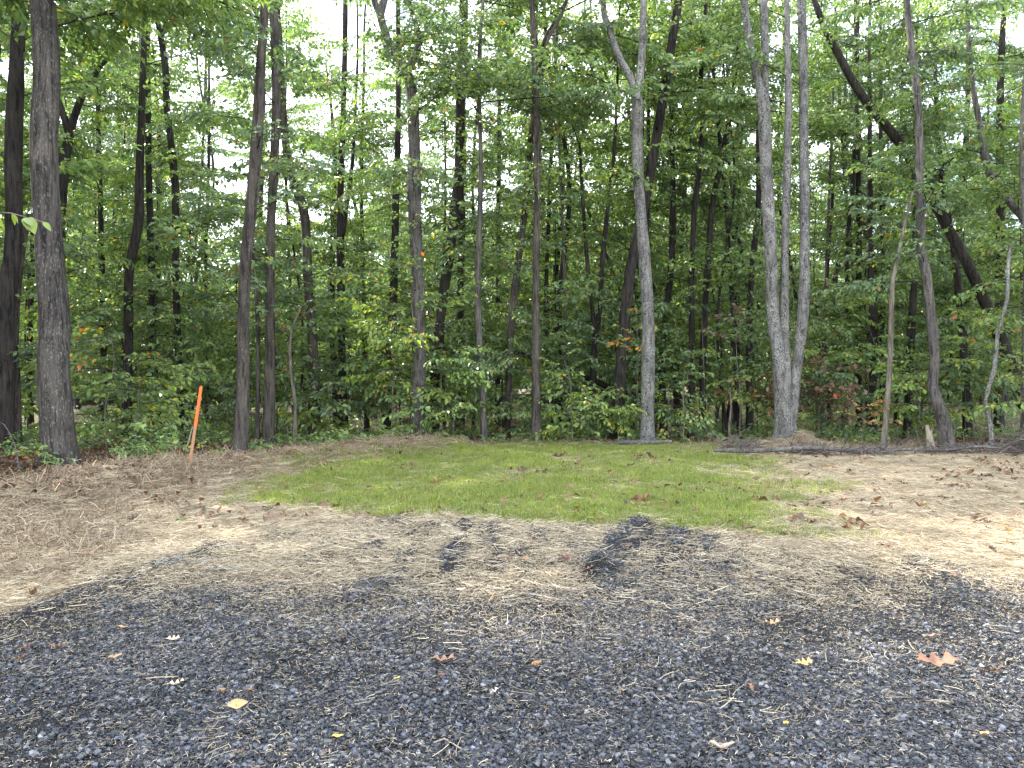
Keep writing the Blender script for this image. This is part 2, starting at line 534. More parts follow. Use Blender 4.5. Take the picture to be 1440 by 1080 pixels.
def plain(name, col, rough=0.7, var=0.25, scale=40, stretch=(1, 1, 0.1)):
    m, n, l, b, out = mat(name)
    v = n.new('ShaderNodeTexCoord').outputs['Object']
    r = ramp(n, [(0.3, tuple(c * (1 - var) for c in col)), (0.7, tuple(c * (1 + var) for c in col))])
    l.new(noise(n, l, v, scale, 4, 0.6, stretch), r.inputs[0])
    l.new(r.outputs[0], b.inputs['Base Color'])
    b.inputs['Roughness'].default_value = rough
    return m

def attr_mat(name, rough=0.7):
    m, n, l, b, out = mat(name)
    a = n.new('ShaderNodeAttribute'); a.attribute_name = 'col'
    l.new(a.outputs[0], b.inputs['Base Color'])
    b.inputs['Roughness'].default_value = rough
    return m

# ------------------------------------------------------------------ ground sheet
def axis(parts):
    out = [np.linspace(a, b, max(2, int(round((b - a) / s)) + 1)) for a, b, s in parts]
    return np.unique(np.round(np.concatenate(out), 4))
gx = axis([(-260, -60, 25), (-60, -16, 2), (-16, -9, .35), (-9, 9, .075), (9, 16, .35), (16, 60, 2), (60, 260, 25)])
gy = axis([(-200, -20, 25), (-20, 1.5, 1.5), (1.5, 3, .15), (3, 10, .06), (10, 19.5, .11), (19.5, 30, .5), (30, 90, 3), (90, 300, 30)])
X, Y = np.meshgrid(gx, gy)
Z = height(X, Y)
g, gr, st, fo = masks(X, Y)
G = Geo()
nx, ny = len(gx), len(gy)
ii = np.arange(ny - 1)[:, None] * nx + np.arange(nx - 1)[None, :]
G.add(np.stack([X, Y, Z], -1), np.stack([ii, ii + 1, ii + nx + 1, ii + nx], -1).reshape(-1, 4))
G.c = [np.stack([g, gr, st * (1 - .8 * g), fo], -1).reshape(-1, 4)]
go = G.obj('ground', GROUND)
tag(go, 'clearing of straw, young grass and dark gravel running back to the forest floor', 'ground', kind='structure')

# ------------------------------------------------------------------ scattering of what nobody could count
def scatter(name, pts, rot, scl, idx, sources, label, cat):
    """one object that instances small meshes on points (geometry nodes)"""
    me = bpy.data.meshes.new(name)
    me.vertices.add(len(pts))
    me.vertices.foreach_set('co', np.asarray(pts, np.float32).ravel())
    for nm, ty, key, val in (('rot', 'FLOAT_VECTOR', 'vector', rot), ('scl', 'FLOAT', 'value', scl), ('idx', 'INT', 'value', idx)):
        a = me.attributes.new(nm, ty, 'POINT')
        a.data.foreach_set(key, np.asarray(val, np.int32 if ty == 'INT' else np.float32).ravel())
    o = bpy.data.objects.new(name, me)
    COL.objects.link(o)
    tag(o, label, cat, kind='stuff')
    ng = bpy.data.node_groups.new(name, 'GeometryNodeTree')
    ng.interface.new_socket('Geometry', in_out='INPUT', socket_type='NodeSocketGeometry')
    ng.interface.new_socket('Geometry', in_out='OUTPUT', socket_type='NodeSocketGeometry')
    N, L = ng.nodes, ng.links
    gi, gout = N.new('NodeGroupInput'), N.new('NodeGroupOutput')
    iop = N.new('GeometryNodeInstanceOnPoints')
    join = N.new('GeometryNodeJoinGeometry')
    for s in reversed(sources):
        oi = N.new('GeometryNodeObjectInfo'); oi.inputs['Object'].default_value = s
        g2i = N.new('GeometryNodeGeometryToInstance')
        L.new(oi.outputs['Geometry'], g2i.inputs[0]); L.new(g2i.outputs[0], join.inputs[0])
    L.new(gi.outputs[0], iop.inputs['Points']); L.new(join.outputs[0], iop.inputs['Instance'])
    iop.inputs['Pick Instance'].default_value = True
    for nm, ty, sock in (('idx', 'INT', 'Instance Index'), ('rot', 'FLOAT_VECTOR', 'Rotation'), ('scl', 'FLOAT', 'Scale')):
        na = N.new('GeometryNodeInputNamedAttribute'); na.data_type = ty; na.inputs[0].default_value = nm
        L.new(na.outputs[0], iop.inputs[sock])
    L.new(iop.outputs[0], gout.inputs[0])
    md = o.modifiers.new('scatter', 'NODES'); md.node_group = ng
    return o

def sample(n, y0, y1, margin=1.2, power=1.0):
    """random ground points in the view wedge, denser near the camera"""
    u = rng.random(n)
    y = (y0 ** (1 - power) + u * (y1 ** (1 - power) - y0 ** (1 - power))) ** (1 / (1 - power)) if power != 1 else y0 * (y1 / y0) ** u
    hw = y * 0.68 + margin
    x = (rng.random(n) * 2 - 1) * hw
    return x, y

def cols(base, var, n):
    return np.clip(np.asarray(base)[None, :] * (1 + var * rng.standard_normal((n, 1))) * (1 + 0.3 * var * rng.standard_normal((n, 3))), 0.003, 0.95)

# gravel: angular slate chips in little clusters
def chip(G, p, s, col):
    """an irregular flat chip: two rings of 5 corners and a top"""
    k = 5
    th = np.arange(k) * 2 * math.pi / k + rng.random() * 6 + rng.normal(0, .22, k)
    r1 = s * (0.75 + 0.5 * rng.random(k)); el = 0.6 + 0.5 * rng.random()
    h = s * (0.25 + 0.35 * rng.random())
    lo = np.stack([np.cos(th) * r1, np.sin(th) * r1 * el, np.full(k, -h * .4)], 1)
    hi = np.stack([np.cos(th) * r1 * .72, np.sin(th) * r1 * el * .72, h * (0.6 + 0.35 * rng.random(k))], 1)
    V = np.vstack([lo, hi])
    a = rng.normal(0, .35, 2)
    M = np.array(Matrix.Rotation(rng.random() * 6.28, 3, 'Z') @ Matrix.Rotation(a[0], 3, 'X') @ Matrix.Rotation(a[1], 3, 'Y'))
    V = V @ M.T + p
    j = np.arange(k); kk = (j + 1) % k
    G.add(V, np.stack([j, kk, kk + k, j + k], 1), col)
    G.add(V[k:], np.array([[0, 1, 2], [0, 2, 3], [0, 3, 4]]), col)

stones = []
for s in range(7):
    G = Geo()
    for q in range(26):
        sz = float(np.clip(np.exp(rng.normal(math.log(.0046), .55)), .002, .017))
        c = np.array([.019, .0215, .0275]) * np.exp(rng.normal(0, .55)) * (1 + rng.normal(0, .05, 3))
        if rng.random() < .05:
            c = np.array([.085, .088, .095])
        chip(G, np.array([rng.uniform(-.075, .075), rng.uniform(-.075, .075), sz * .25]), sz, c)
    stones.append(G.obj('gravel_cluster', STONE, smooth=False, link=False))
x, y = sample(60000, 2.6, 9.0, 0.8, 1.0)
g, gr, st, fo = masks(x, y)
coarse = sstep(.36, .62, fbm(x * .9, y * .9, 91, 4))
keep = rng.random(len(x)) < g * (1 - 0.35 * st) * (.16 + .80 * coarse)
x, y = x[keep], y[keep]
rot = np.stack([rng.normal(0, .12, len(x)), rng.normal(0, .12, len(x)), rng.random(len(x)) * 6.28], 1)
scatter('gravel', np.stack([x, y, height(x, y) + .001], 1), rot, rng.uniform(.75, 1.35, len(x)), rng.integers(0, 7, len(x)), stones,
        'dark blue grey crushed gravel covering the near ground', 'gravel')

# straw: loose clusters of bent stalks
def stalk(G, p, L, wd, az, col, lift=0.0):
    n = 4
    t = np.linspace(-.5, .5, n)
    bend = rng.normal(0, .07) * L
    P = np.stack([t * L, bend * (t * t * 4 - .5) , np.abs(rng.normal(0, .003, n)) + lift * (t + .5)], 1)
    c, s_ = math.cos(az), math.sin(az)
    P = np.stack([P[:, 0] * c - P[:, 1] * s_, P[:, 0] * s_ + P[:, 1] * c, P[:, 2]], 1) + p
    V, Q = tube(P, np.full(n, wd), 3)
    G.add(V, Q, col)

straws = []
for s in range(12):
    G = Geo()
    fewer = s >= 5; bits = s >= 8
    az0 = rng.random() * 6.28
    for q in range(14 if bits else 11 if fewer else 26):
        L = float(rng.uniform(.05, .19)) if not fewer else float(rng.uniform(.006, .03)) if bits else float(rng.uniform(.02, .12))
        c = np.array(random.choice([(.50, .415, .28), (.60, .51, .36), (.40, .32, .21), (.68, .60, .45), (.29, .225, .15)])) * rng.uniform(.8, 1.15)
        w_ = .24 if fewer else .15
        stalk(G, np.array([rng.uniform(-w_, w_), rng.uniform(-w_, w_), .004 + rng.random() * .018]), L, rng.uniform(.0006, .0012) if bits else rng.uniform(.0008, .0017), rng.normal(az0, .8), c, abs(rng.normal(0, .10)) * L)
    straws.append(G.obj('straw_cluster', STRAW, link=False))
xa, ya = sample(60000, 3.0, 18.5, 1.5, .55)
xb, yb = sample(90000, 3.0, 9.6, 1.2, .3)
keep = masks(xb, yb)[0] > .5
x, y = np.concatenate([xa, xb[keep]]), np.concatenate([ya, yb[keep]])
g, gr, st, fo = masks(x, y)
keep = rng.random(len(x)) < np.where(g > .5, np.minimum(1, st * (.08 + .56 * sstep(3.9, 5.8, y) * (1 - .72 * sstep(6.4, 7.8, y))) + .03), (st * .75 + .10 * gr) * np.clip(.42 + y * .02, 0, 1))
x, y, g = x[keep], y[keep], g[keep]
rot = np.stack([rng.normal(0, .10, len(x)), rng.normal(0, .10, len(x)), rng.random(len(x)) * 6.28], 1)
idx = np.where((g > .35) | (rng.random(len(x)) < .15), np.where(rng.random(len(x)) < sstep(8.0, 5.0, y) * .97, rng.integers(8, 12, len(x)), rng.integers(5, 8, len(x))), rng.integers(0, 5, len(x)))
scatter('straw', np.stack([x, y, height(x, y) + np.where(g > .5, .012, .002)], 1), rot, rng.uniform(.75, 1.25, len(x)), idx, straws,
        'loose pale straw strewn over the clearing and the gravel edge', 'straw')

# grass: tufts of thin young blades
tufts = []
for s in range(6):
    G = Geo()
    for q in range(26):
        L = rng.uniform(.04, .11); az = rng.random() * 6.28; lean = abs(rng.normal(.35, .25))
        p = np.array([rng.uniform(-.09, .09), rng.uniform(-.09, .09), -.004]); wd = rng.uniform(.0016, .003)
        d = np.array([math.cos(az), math.sin(az), 0]); sd = np.array([-d[1], d[0], 0]) * wd
        m_ = p + d * L * .3 * lean + np.array([0, 0, L * .55]); e = p + d * L * lean + np.array([0, 0, L * .95 * math.cos(lean * .7)])
        c = np.array(random.choice([(.115, .17, .032), (.14, .19, .036), (.095, .15, .028), (.18, .195, .055)])) * rng.uniform(.8, 1.2)
        G.add(np.array([p - sd, p + sd, m_ + sd * .8, m_ - sd * .8]), np.array([[0, 1, 2, 3]]), c)
        G.add(np.array([m_ - sd * .8, m_ + sd * .8, e]), np.array([[0, 1, 2]]), c)
    tufts.append(G.obj('grass_tuft', GRASSM, link=False))
x, y = sample(130000, 7.6, 18.8, .3, .5)
g, gr, st, fo = masks(x, y)
keep = rng.random(len(x)) < gr ** 1.4 * .95
x, y = x[keep], y[keep]
rot = np.stack([rng.normal(0, .1, len(x)), rng.normal(0, .1, len(x)), rng.random(len(x)) * 6.28], 1)
scatter('grass', np.stack([x, y, height(x, y)], 1), rot, rng.uniform(.5, 1.15, len(x)) * (.6 + .8 * fbm(x * 1.2, y * 1.2, 81, 3)), rng.integers(0, 6, len(x)), tufts,
        'short bright green young grass in the middle of the clearing', 'grass')

# ------------------------------------------------------------------ leaves and boughs
GREENS = [((.080, .126, .054), 5), ((.098, .146, .054), 5), ((.064, .110, .054), 4), ((.130, .172, .050), 2)]
def palette(n, pal=None, autumn=0.002, yellow=0.01):
    pal = pal or GREENS
    p = np.array([q for _, q in pal], float); p /= p.sum()
    c = np.array([k for k, _ in pal])[rng.choice(len(pal), n, p=p)] * np.exp(rng.normal(0, .18, (n, 1)))
    u = rng.random(n)
    c[u < autumn] = np.array([.26, .085, .025])
    c[(u >= autumn) & (u < autumn + yellow)] = np.array([.26, .22, .03])
    return c

class Bough:
    """leaf positions/axes and twigs of one spray, along +X, lying near the horizontal plane"""
    def __init__(self, L, spacing=.048, leaf=.132, width=.58, hang=.3):
        self.tw, self.lp, self.ld, self.ln, self.ls = [], [], [], [], []
        self.L, self.spacing, self.leaf, self.hang = L, spacing, leaf, hang
        self.grow(np.zeros(3), np.array([1.0, 0, 0]), L, .004 + .0045 * L, 0)
        self.lp, self.ld, self.ln = map(np.array, (self.lp, self.ld, self.ln))
        self.ls = np.array(self.ls)
        k = len(self.lp)
        d = self.ld / np.linalg.norm(self.ld, axis=1)[:, None]
        nrm = self.ln + rng.normal(0, .62, (k, 3))
        s = np.cross(nrm, d); s /= np.linalg.norm(s, axis=1)[:, None] + 1e-9
        nn = np.cross(d, s)
        a = self.ls[:, None]
        wd = width * a
        b = self.lp + d * a * .12
        L1 = b + d * a * .48 + s * wd * .5 + nn * wd * .16
        R1 = b + d * a * .48 - s * wd * .5 + nn * wd * .16
        tip = b + d * a - nn * a * .14
        self.V = np.stack([b, L1, tip, R1], 1)               # k,4,3
        self.k = k

    def grow(self, p, d, L, r, depth):
        n = 4 if depth else 6
        t = np.linspace(0, 1, n)
        side = np.cross([0, 0, 1.0], d); side /= np.linalg.norm(side) + 1e-9
        sag = L * (.10 if depth else .06)
        wob = rng.normal(0, .035, (n, 1)) * L * t[:, None]
        P = p + d * (t * L)[:, None] + side * wob + np.array([0, 0, 1.0]) * ((.5 * t - t * t) * sag * 2)[:, None]
        self.tw.append((P, np.linspace(r, max(.0022, r * .25), n)))
        T = np.gradient(P, axis=0)
        at_ = lambda q: np.array([np.interp(q, t, P[:, i]) for i in range(3)])
        dt = lambda q: np.array([np.interp(q, t, T[:, i]) for i in range(3)])
        if L > .75 and depth < 2:
            m = int(L * (4.6 if depth == 0 else 5.5)) + 2
            for i in range(m):
                q = .16 + .84 * (i + rng.random() * .8) / m
                if q > .98: continue
                dd = dt(q); dd /= np.linalg.norm(dd)
                sgn = 1 if i % 2 else -1
                an = rng.uniform(.6, 1.05)
                nd = dd * math.cos(an) + side * sgn * math.sin(an) + np.array([0, 0, rng.normal(0.0, .16)])
                nd /= np.linalg.norm(nd)
                self.grow(at_(q), nd, L * rng.uniform(.30, .46) * (1.05 - .62 * q) + .10, r * .5, depth + 1)
            start = .78
        else:
            start = .18
        cnt = max(2, int(L * (1 - start) / self.spacing))
        for i in range(cnt):
            q = start + (1 - start) * (i + .5) / cnt
            dd = dt(q); dd /= np.linalg.norm(dd) + 1e-9
            sgn = 1 if i % 2 else -1
            an = rng.uniform(.5, 1.2)
            ld = dd * math.cos(an) + side * sgn * math.sin(an) + np.array([0, 0, -self.hang + rng.normal(0, .2)])
            self.lp.append(at_(q)); self.ld.append(ld); self.ln.append(np.array([0, 0, 1.0])); self.ls.append(self.leaf * rng.uniform(.65, 1.25))
        dd = dt(1.0); self.lp.append(P[-1]); self.ld.append(dd + np.array([0, 0, -self.hang])); self.ln.append(np.array([0, 0, 1.0])); self.ls.append(self.leaf * rng.uniform(.8, 1.3))

LENS = [.7, 1.1, 1.7, 2.5, 3.4]
BOUGHS = {L: [Bough(L) for _ in range(5)] for L in LENS}
NEEDLE = {L: [Bough(L, .022, .085, .16, .05) for _ in range(3)] for L in (1.1, 1.7, 2.5)}
BARE = {L: [Bough(L, 9, .01, .1) for _ in range(4)] for L in (1.1, 1.7, 2.5)}

def rotm(az, pitch, roll):
    return np.array((Matrix.Rotation(az, 3, 'Z') @ Matrix.Rotation(-pitch, 3, 'Y') @ Matrix.Rotation(roll, 3, 'X')))

class Crown:
    """leaves and twigs of a whole tree, gathered into one leaf mesh and one twig mesh"""
    def __init__(self):
        self.leaf, self.wood = Geo(), Geo()

    def bough(self, p, az, pitch, L, pal=None, autumn=.002, yellow=.01, lib=None, thick=1.0, keep=1.0, bright=1.0):
        lib = lib or BOUGHS
        key = min(lib, key=lambda k: abs(k - L))
        b = random.choice(lib[key])
        s = L / key
        M = rotm(az, pitch, rng.normal(0, .22)) * s
        if lib is not BARE:
            V = b.V
            if keep < 1:
                V = V[rng.random(b.k) < keep]
            k = len(V)
            V = V.reshape(-1, 3) @ M.T + p
            c = palette(k, pal, autumn, yellow) * bright * math.exp(rng.normal(0, .10))
            i = np.arange(k)[:, None] * 4
            self.leaf.add(V, np.concatenate([i + [0, 1, 2], i + [0, 2, 3]]), np.repeat(c, 4, 0))
        for j, (P, r) in enumerate(b.tw):
            if j and r[0] < .0045 and lib is not BARE and p[1] > 16: continue
            Vt, Q = tube(P @ M.T + p, r * thick, 5 if j == 0 else 3)
            self.wood.add(Vt, Q)

# ------------------------------------------------------------------ trees
def stem_path(pix, Y, wob=.06):
    """photo polyline [(px, py, width px)...] at depth Y to path points with radius, base first"""
    out = []
    for i, (px, py, wpx) in enumerate(pix):
        p = at(px, py, Y)
        out.append([p[0], p[1] + (rng.normal(0, wob) if i else 0), p[2], wpx * Y / F / 2])
    return np.array(out)

def extend(P, extra, taper=.55):
    d = P[-1, :3] - P[-2, :3]; d /= np.linalg.norm(d)
    d = d * .6 + np.array([0, 0, .4]); d /= np.linalg.norm(d)
    a = P[-1].copy(); a[:3] += d * extra * .5; a[3] *= (1 + taper) / 2
    b = P[-1].copy(); b[:3] += d * extra + rng.normal(0, .15, 3); b[3] *= taper * .6
    return np.vstack([P, a, b])

NTREES = []
def tree(name, label, cat, bark_key, Y, stems, boughs=(), group=None, extra=4.0, sides=10, bump=.10, flare=(.30, .8), kwcrown=None, limbs=(), step=.35):
    """stems: list of pixel polylines (first is the main trunk from the ground); boughs: list of dicts (z0, z1, n, L0, L1, ...)"""
    main = stem_path(stems[0], Y)
    bx, by = main[0][0], Y
    bz = hz(bx, by)
    main[0][2] = bz - .12
    root = empty(name, (bx, by, bz), label=label, cat=cat, group=group)
    base = np.array([bx, by, bz])
    paths = [main] + [stem_path(s, Y) for s in stems[1:]]
    tg = Geo()
    full = []
    for i, P in enumerate(paths):
        if extra and P[-1][2] > 8:
            P = extend(P, extra)
        P = spline(P, step)
        full.append(P)
        V, Q = tube(P[:, :3] - base, P[:, 3], sides if i == 0 else max(6, sides - 2), bump, flare if i == 0 else None, seed=random.randrange(99))
        if i == 0:
            tg.add(V, Q)
        else:
            tg.add(V, Q)
    for k in range(0 if 'oak' in name else random.randrange(1, 4)):
        P = full[0]; i = random.randrange(int(len(P) * .25), int(len(P) * .85)); a = rng.random() * 6.28
        e = np.array([math.cos(a), math.sin(a), rng.uniform(.1, .6)]); L = rng.uniform(.05, .22)
        q = P[i, :3] - base
        V, Q = tube(np.array([q, q + e * (P[i, 3] + L * .5), q + e * (P[i, 3] + L) + [0, 0, -.03]]), np.array([.3, .2, .06]) * P[i, 3] * rng.uniform(.5, 1.0), 5); tg.add(V, Q)
    tg.obj('trunk', BARK[bark_key], root)
    NTREES.append((label, bx, by))
    cr = Crown()
    for b in boughs:
        b = dict(b)
        n, z0, z1, L0, L1 = b.pop('n'), b.pop('z0'), b.pop('z1'), b.pop('L0'), b.pop('L1')
        front = b.pop('front', .6); up = b.pop('up', .3); on = b.pop('on', None)
        n = int(n * 1.25)
        for k in range(n):
            z = z0 + (z1 - z0) * (k + rng.random()) / n
            P = full[on] if on is not None else full[random.randrange(len(full))]
            if z > P[-1, 2] or z < P[0, 2]:
                P = full[0]
            p = np.array([np.interp(z, P[:, 2], P[:, i]) for i in range(3)])
            for _ in range(6):
                az = rng.random() * 2 * math.pi
                if math.sin(az) > -.35 or rng.random() < front: break
            cr.bough(p - base, az, rng.normal(up, .22), rng.uniform(L0, L1) * (1 if rng.random() < .8 else .7), **b)
    if cr.leaf.n:
        cr.leaf.obj('crown', LEAF, root, smooth=False)
    if cr.wood.n:
        tag(cr.wood.obj('branches', BARK['dark'], root), kind='stuff')
    return root

def B(z0, z1, n, L0, L1, **k):
    return dict(z0=z0, z1=z1, n=n, L0=L0, L1=L1, **k)

CAN = lambda n=9, z0=7.5, z1=13.5, **k: B(z0, z1, n, 1.8, 3.2, **k)
T = tree
# --- the trunks that stand out in the photograph, front row
T('oak_tree', 'thick dark oak trunk with pale flecks at the left edge of the clearing', 'tree', 'oak', 12.5,
  [[(84, 656, 47), (84, 630, 44), (84, 600, 42), (80, 520, 41), (77, 450, 38), (72, 390, 36), (66, 310, 36), (61, 200, 35), (61, 100, 33), (57, 0, 32)]],
  [B(7.0, 11, 9, 2.0, 3.4, front=.4)], sides=24, bump=.07, flare=(.24, .65), step=.22)
T('straight_tree', 'brown straight trunk standing right beside the orange stake', 'tree', 'brown', 14.2,
  [[(336, 645, 20), (338, 580, 18), (341, 480, 17), (344, 380, 16.5), (354, 280, 16.5), (362, 185, 15), (367, 93, 13), (374, 0, 11.5)]],
  [B(2.6, 10, 12, 1.0, 2.2, front=.5), B(8, 12, 8, 2, 3.2)], sides=16, bump=.08, step=.22)
T('forked_tree', 'grey trunk forking high into crooked limbs behind the left half of the grass', 'tree', 'grey', 18.6,
  [[(585, 616, 24), (588, 570, 19), (590, 500, 17), (589, 440, 17), (586, 350, 17), (582, 278, 18), (582, 185, 17), (578, 120, 15), (567, 93, 13), (550, 67, 12), (535, 22, 11), (540, 0, 10)],
   [(573, 100, 11), (582, 80, 9), (591, 56, 8), (580, 20, 6), (574, 0, 5)], [(535, 22, 9), (528, 6, 8), (520, -25, 6)]],
  [B(1.8, 6, 13, .9, 1.9, front=.9, yellow=.04), B(6, 12, 14, 1.6, 3.0)], sides=16, bump=.12, step=.25)
T('grey_tree', 'slim straight grey trunk left of the crossing trunks behind the grass', 'tree', 'grey', 19.0,
  [[(681, 612, 9), (678, 540, 8.5), (674, 480, 9), (672, 400, 8), (674, 330, 7), (676, 222, 6.5), (673, 93, 5.5), (680, 0, 4)]],
  [B(2, 7, 9, 1.0, 2.0, front=.5), CAN(8)])
T('leaning_tree', 'dark brown trunk leaning right that crosses behind a straight one', 'tree', 'brown', 21.0,
  [[(713, 612, 9), (716, 520, 9), (718, 470, 10), (726, 387, 10), (735, 320, 9), (741, 260, 9), (748, 185, 8), (757, 100, 8), (768, 50, 7), (795, 4, 6)]],
  [B(2, 7, 8, 1.2, 2.2), CAN(9)])
T('straight_tree', 'straight grey brown trunk in the middle of the frame behind the grass', 'tree', 'brown', 18.6,
  [[(754, 615, 13), (754, 560, 12), (754, 480, 10.5), (754, 350, 10), (756, 260, 9.5), (754, 148, 9.5), (750, 50, 8), (748, 0, 7)],
   [(756, 130, 6), (765, 93, 6), (771, 55, 5), (790, 20, 4)]],
  [B(1.8, 8, 12, .9, 1.8, front=.9), CAN(9)], sides=14)
T('pine_tree', 'dark reddish trunk leaning right just behind the pale lichen trunk', 'tree', 'dark', 20.0,
  [[(866, 618, 18), (870, 560, 16), (875, 490, 15), (884, 406, 15), (892, 352, 14), (911, 267, 13), (924, 185, 13), (939, 93, 12), (955, 0, 11)]],
  [B(6, 13, 12, 1.6, 3.0)], sides=14)
T('lichen_tree', 'pale grey trunk spotted with lichen, forked near the top, beside the dark leaner', 'tree', 'pale', 18.3,
  [[(910, 616, 21), (911, 585, 18.5), (911, 535, 18.5), (910, 443, 18), (906, 352, 16.5), (898, 240, 15), (896, 160, 16), (897, 128, 13), (902, 85, 10.5), (904, 0, 10)],
   [(896, 150, 10), (886, 110, 10), (873, 85, 9.5), (854, 30, 9), (847, 0, 8)]],
  [B(7, 12, 9, 1.4, 2.8, front=.2)], sides=18, bump=.08, step=.22)
T('triple_tree', 'pale tree of three lichen grey stems rising from one base at the earth mound', 'tree', 'pale', 17.6,
  [[(1106, 612, 27), (1103, 580, 25), (1098, 535, 21), (1094, 490, 19), (1090, 443, 18), (1084, 350, 17), (1078, 222, 16), (1073, 150, 18), (1068, 120, 12), (1056, 74, 10), (1045, 0, 9.5)],
   [(1107, 585, 16), (1106, 535, 13), (1104, 461, 12), (1105, 350, 11), (1108, 260, 11), (1108, 148, 9.5), (1106, 0, 7.5)],
   [(1109, 600, 18), (1113, 570, 17), (1119, 530, 15), (1128, 443, 15), (1133, 345, 14), (1132, 222, 13), (1131, 111, 12), (1129, 0, 12)],
   [(1075, 158, 12), (1076, 93, 10), (1074, 0, 11)]],
  [B(7, 12, 12, 1.4, 2.8, front=.2)], sides=18, bump=.08, step=.22)
T('crooked_tree', 'grey trunk with a curved foot bending right to left behind the long fallen branch', 'tree', 'grey', 16.9,
  [[(1336, 634, 18), (1329, 605, 17), (1321, 580, 16.5), (1315, 543, 14), (1316, 505, 14), (1310, 443, 13), (1304, 387, 12.5), (1301, 350, 11.5), (1295, 240, 11), (1288, 148, 10), (1279, 56, 9), (1275, 0, 8)]],
  [B(3.6, 7, 8, 1.2, 2.3, front=.3), B(7, 12, 9, 1.6, 2.8)], sides=14)
T('thin_tree', 'thin pale leaning stem between the triple tree and the crooked trunk', 'tree', 'tan', 16.6,
  [[(1241, 632, 8), (1247, 572, 7.5), (1252, 517, 7), (1251, 443, 7), (1256, 394, 6), (1264, 352, 5), (1275, 307, 4), (1283, 270, 3)]],
  [B(4.2, 5.8, 7, .7, 1.4)], extra=0, sides=8)
T('thin_tree', 'thin whitish stem with an S bend at the brush pile', 'tree', 'pale', 16.2,
  [[(1397, 638, 6), (1394, 600, 5.5), (1391, 565, 5.5), (1395, 520, 6), (1405, 470, 5.5), (1413, 420, 5), (1420, 385, 5), (1424, 345, 4)]],
  [B(3.4, 5, 6, .7, 1.4)], extra=0, sides=8)
T('leaning_tree', 'dark trunk leaning strongly left across the upper right woods', 'tree', 'dark', 21.0,
  [[(1476, 622, 17), (1438, 565, 17), (1419, 506, 16), (1401, 457, 16), (1367, 387, 15), (1330, 318, 14), (1310, 275, 13), (1278, 222, 13), (1256, 189, 12.5), (1219, 141, 12), (1197, 107, 11), (1175, 67, 10), (1156, 33, 9), (1145, 0, 8)]],
  [B(4, 12, 20, 1.2, 2.4, front=.9)], sides=12)
T('leaning_tree', 'slim grey trunk leaning left at the right edge of the frame', 'tree', 'grey', 19.0,
  [[(1560, 640, 13), (1490, 430, 12), (1438, 307, 11), (1404, 263, 10), (1386, 222, 9), (1375, 178, 8), (1367, 122, 7), (1362, 50, 6)]],
  [B(4, 11, 18, 1.2, 2.4, front=.9)], sides=10)
T('thin_tree', 'thin grey upright stem cut by the right edge of the frame', 'tree', 'grey', 17.2,
  [[(1441, 640, 8), (1440, 500, 7), (1439, 350, 6), (1440, 200, 5), (1442, 60, 4)]], [B(3, 9, 8, 1.0, 2.0, front=.3)], sides=8)
# --- left woods
T('dark_tree', 'stout dark trunk half hidden behind the thick oak at the left edge', 'tree', 'dark', 15.5,
  [[(4, 640, 26), (10, 520, 23), (14, 420, 22), (18, 330, 22), (24, 200, 21), (25, 100, 20), (28, 0, 17)]], [B(4, 9, 8, 1.4, 2.4, front=.4), B(8, 11, 6, 2, 3)], sides=14)
T('dark_tree', 'narrower grey trunk close beside the stout dark one left of the oak', 'tree', 'brown', 15.9,
  [[(22, 642, 15), (22, 560, 13), (24, 470, 11), (30, 380, 9), (36, 300, 7)]], [B(3, 5, 6, .9, 1.6)], extra=0, sides=10)
T('forked_tree', 'dark Y shaped trunk spreading to the right of the oak', 'tree', 'dark', 18.5,
  [[(76, 640, 15), (80, 450, 14), (84, 300, 13), (89, 222, 13), (97, 185, 12), (110, 145, 9), (122, 118, 8), (142, 90, 7), (170, 60, 5), (180, 46, 4)],
   [(96, 188, 9), (90, 165, 9), (83, 137, 8), (80, 80, 6), (84, 0, 5)]], [B(3, 6, 5, 1.2, 2), B(6, 11, 12, 1.4, 2.8)], sides=10)
T('slim_tree', 'slim dark trunk forking at the top, left of the brown straight trunk', 'tree', 'dark', 21.0,
  [[(256, 612, 11), (252, 500, 10), (246, 370, 10), (243, 260, 10), (241, 207, 10), (235, 150, 9), (231, 93, 9), (226, 48, 8), (218, 20, 6), (211, 0, 5)],
   [(227, 55, 6), (234, 25, 5), (240, 8, 4)]], [B(3, 7, 8, 1.2, 2.4), CAN(10)])
T('slim_tree', 'dark crooked trunk behind the pale understory sprays right of the oak', 'tree', 'dark', 20.0,
  [[(178, 622, 15), (179, 560, 13), (180, 480, 13), (181, 389, 12), (188, 350, 13), (195, 310, 13), (196, 240, 11), (200, 120, 9), (203, 0, 7)]], [B(2, 7, 8, 1.2, 2.2), CAN(8)])
T('slim_tree', 'thin dark trunk nearest behind the right side of the oak', 'tree', 'dark', 24.0,
  [[(144, 615, 10), (144, 500, 9), (144, 380, 8), (141, 280, 7), (138, 150, 6), (140, 0, 5)]], [B(2, 8, 8, 1.2, 2.2), CAN(6)])
T('slim_tree', 'dark trunk showing low through the sprays left of the orange stake', 'tree', 'dark', 23.0,
  [[(217, 615, 13), (217, 540, 12), (216, 440, 11), (214, 330, 9), (210, 180, 8), (206, 0, 6)]], [B(3, 9, 9, 1.4, 2.4), CAN(6)])
T('straight_tree', 'brown trunk close behind the straight trunk beside the stake', 'tree', 'brown', 18.0,
  [[(376, 624, 17), (379, 560, 15), (381, 480, 14), (381, 387, 13), (383, 300, 12), (388, 150, 12), (385, 0, 11)]], [B(2.2, 8, 12, 1.0, 2.0, front=.8), CAN(9)], sides=12)
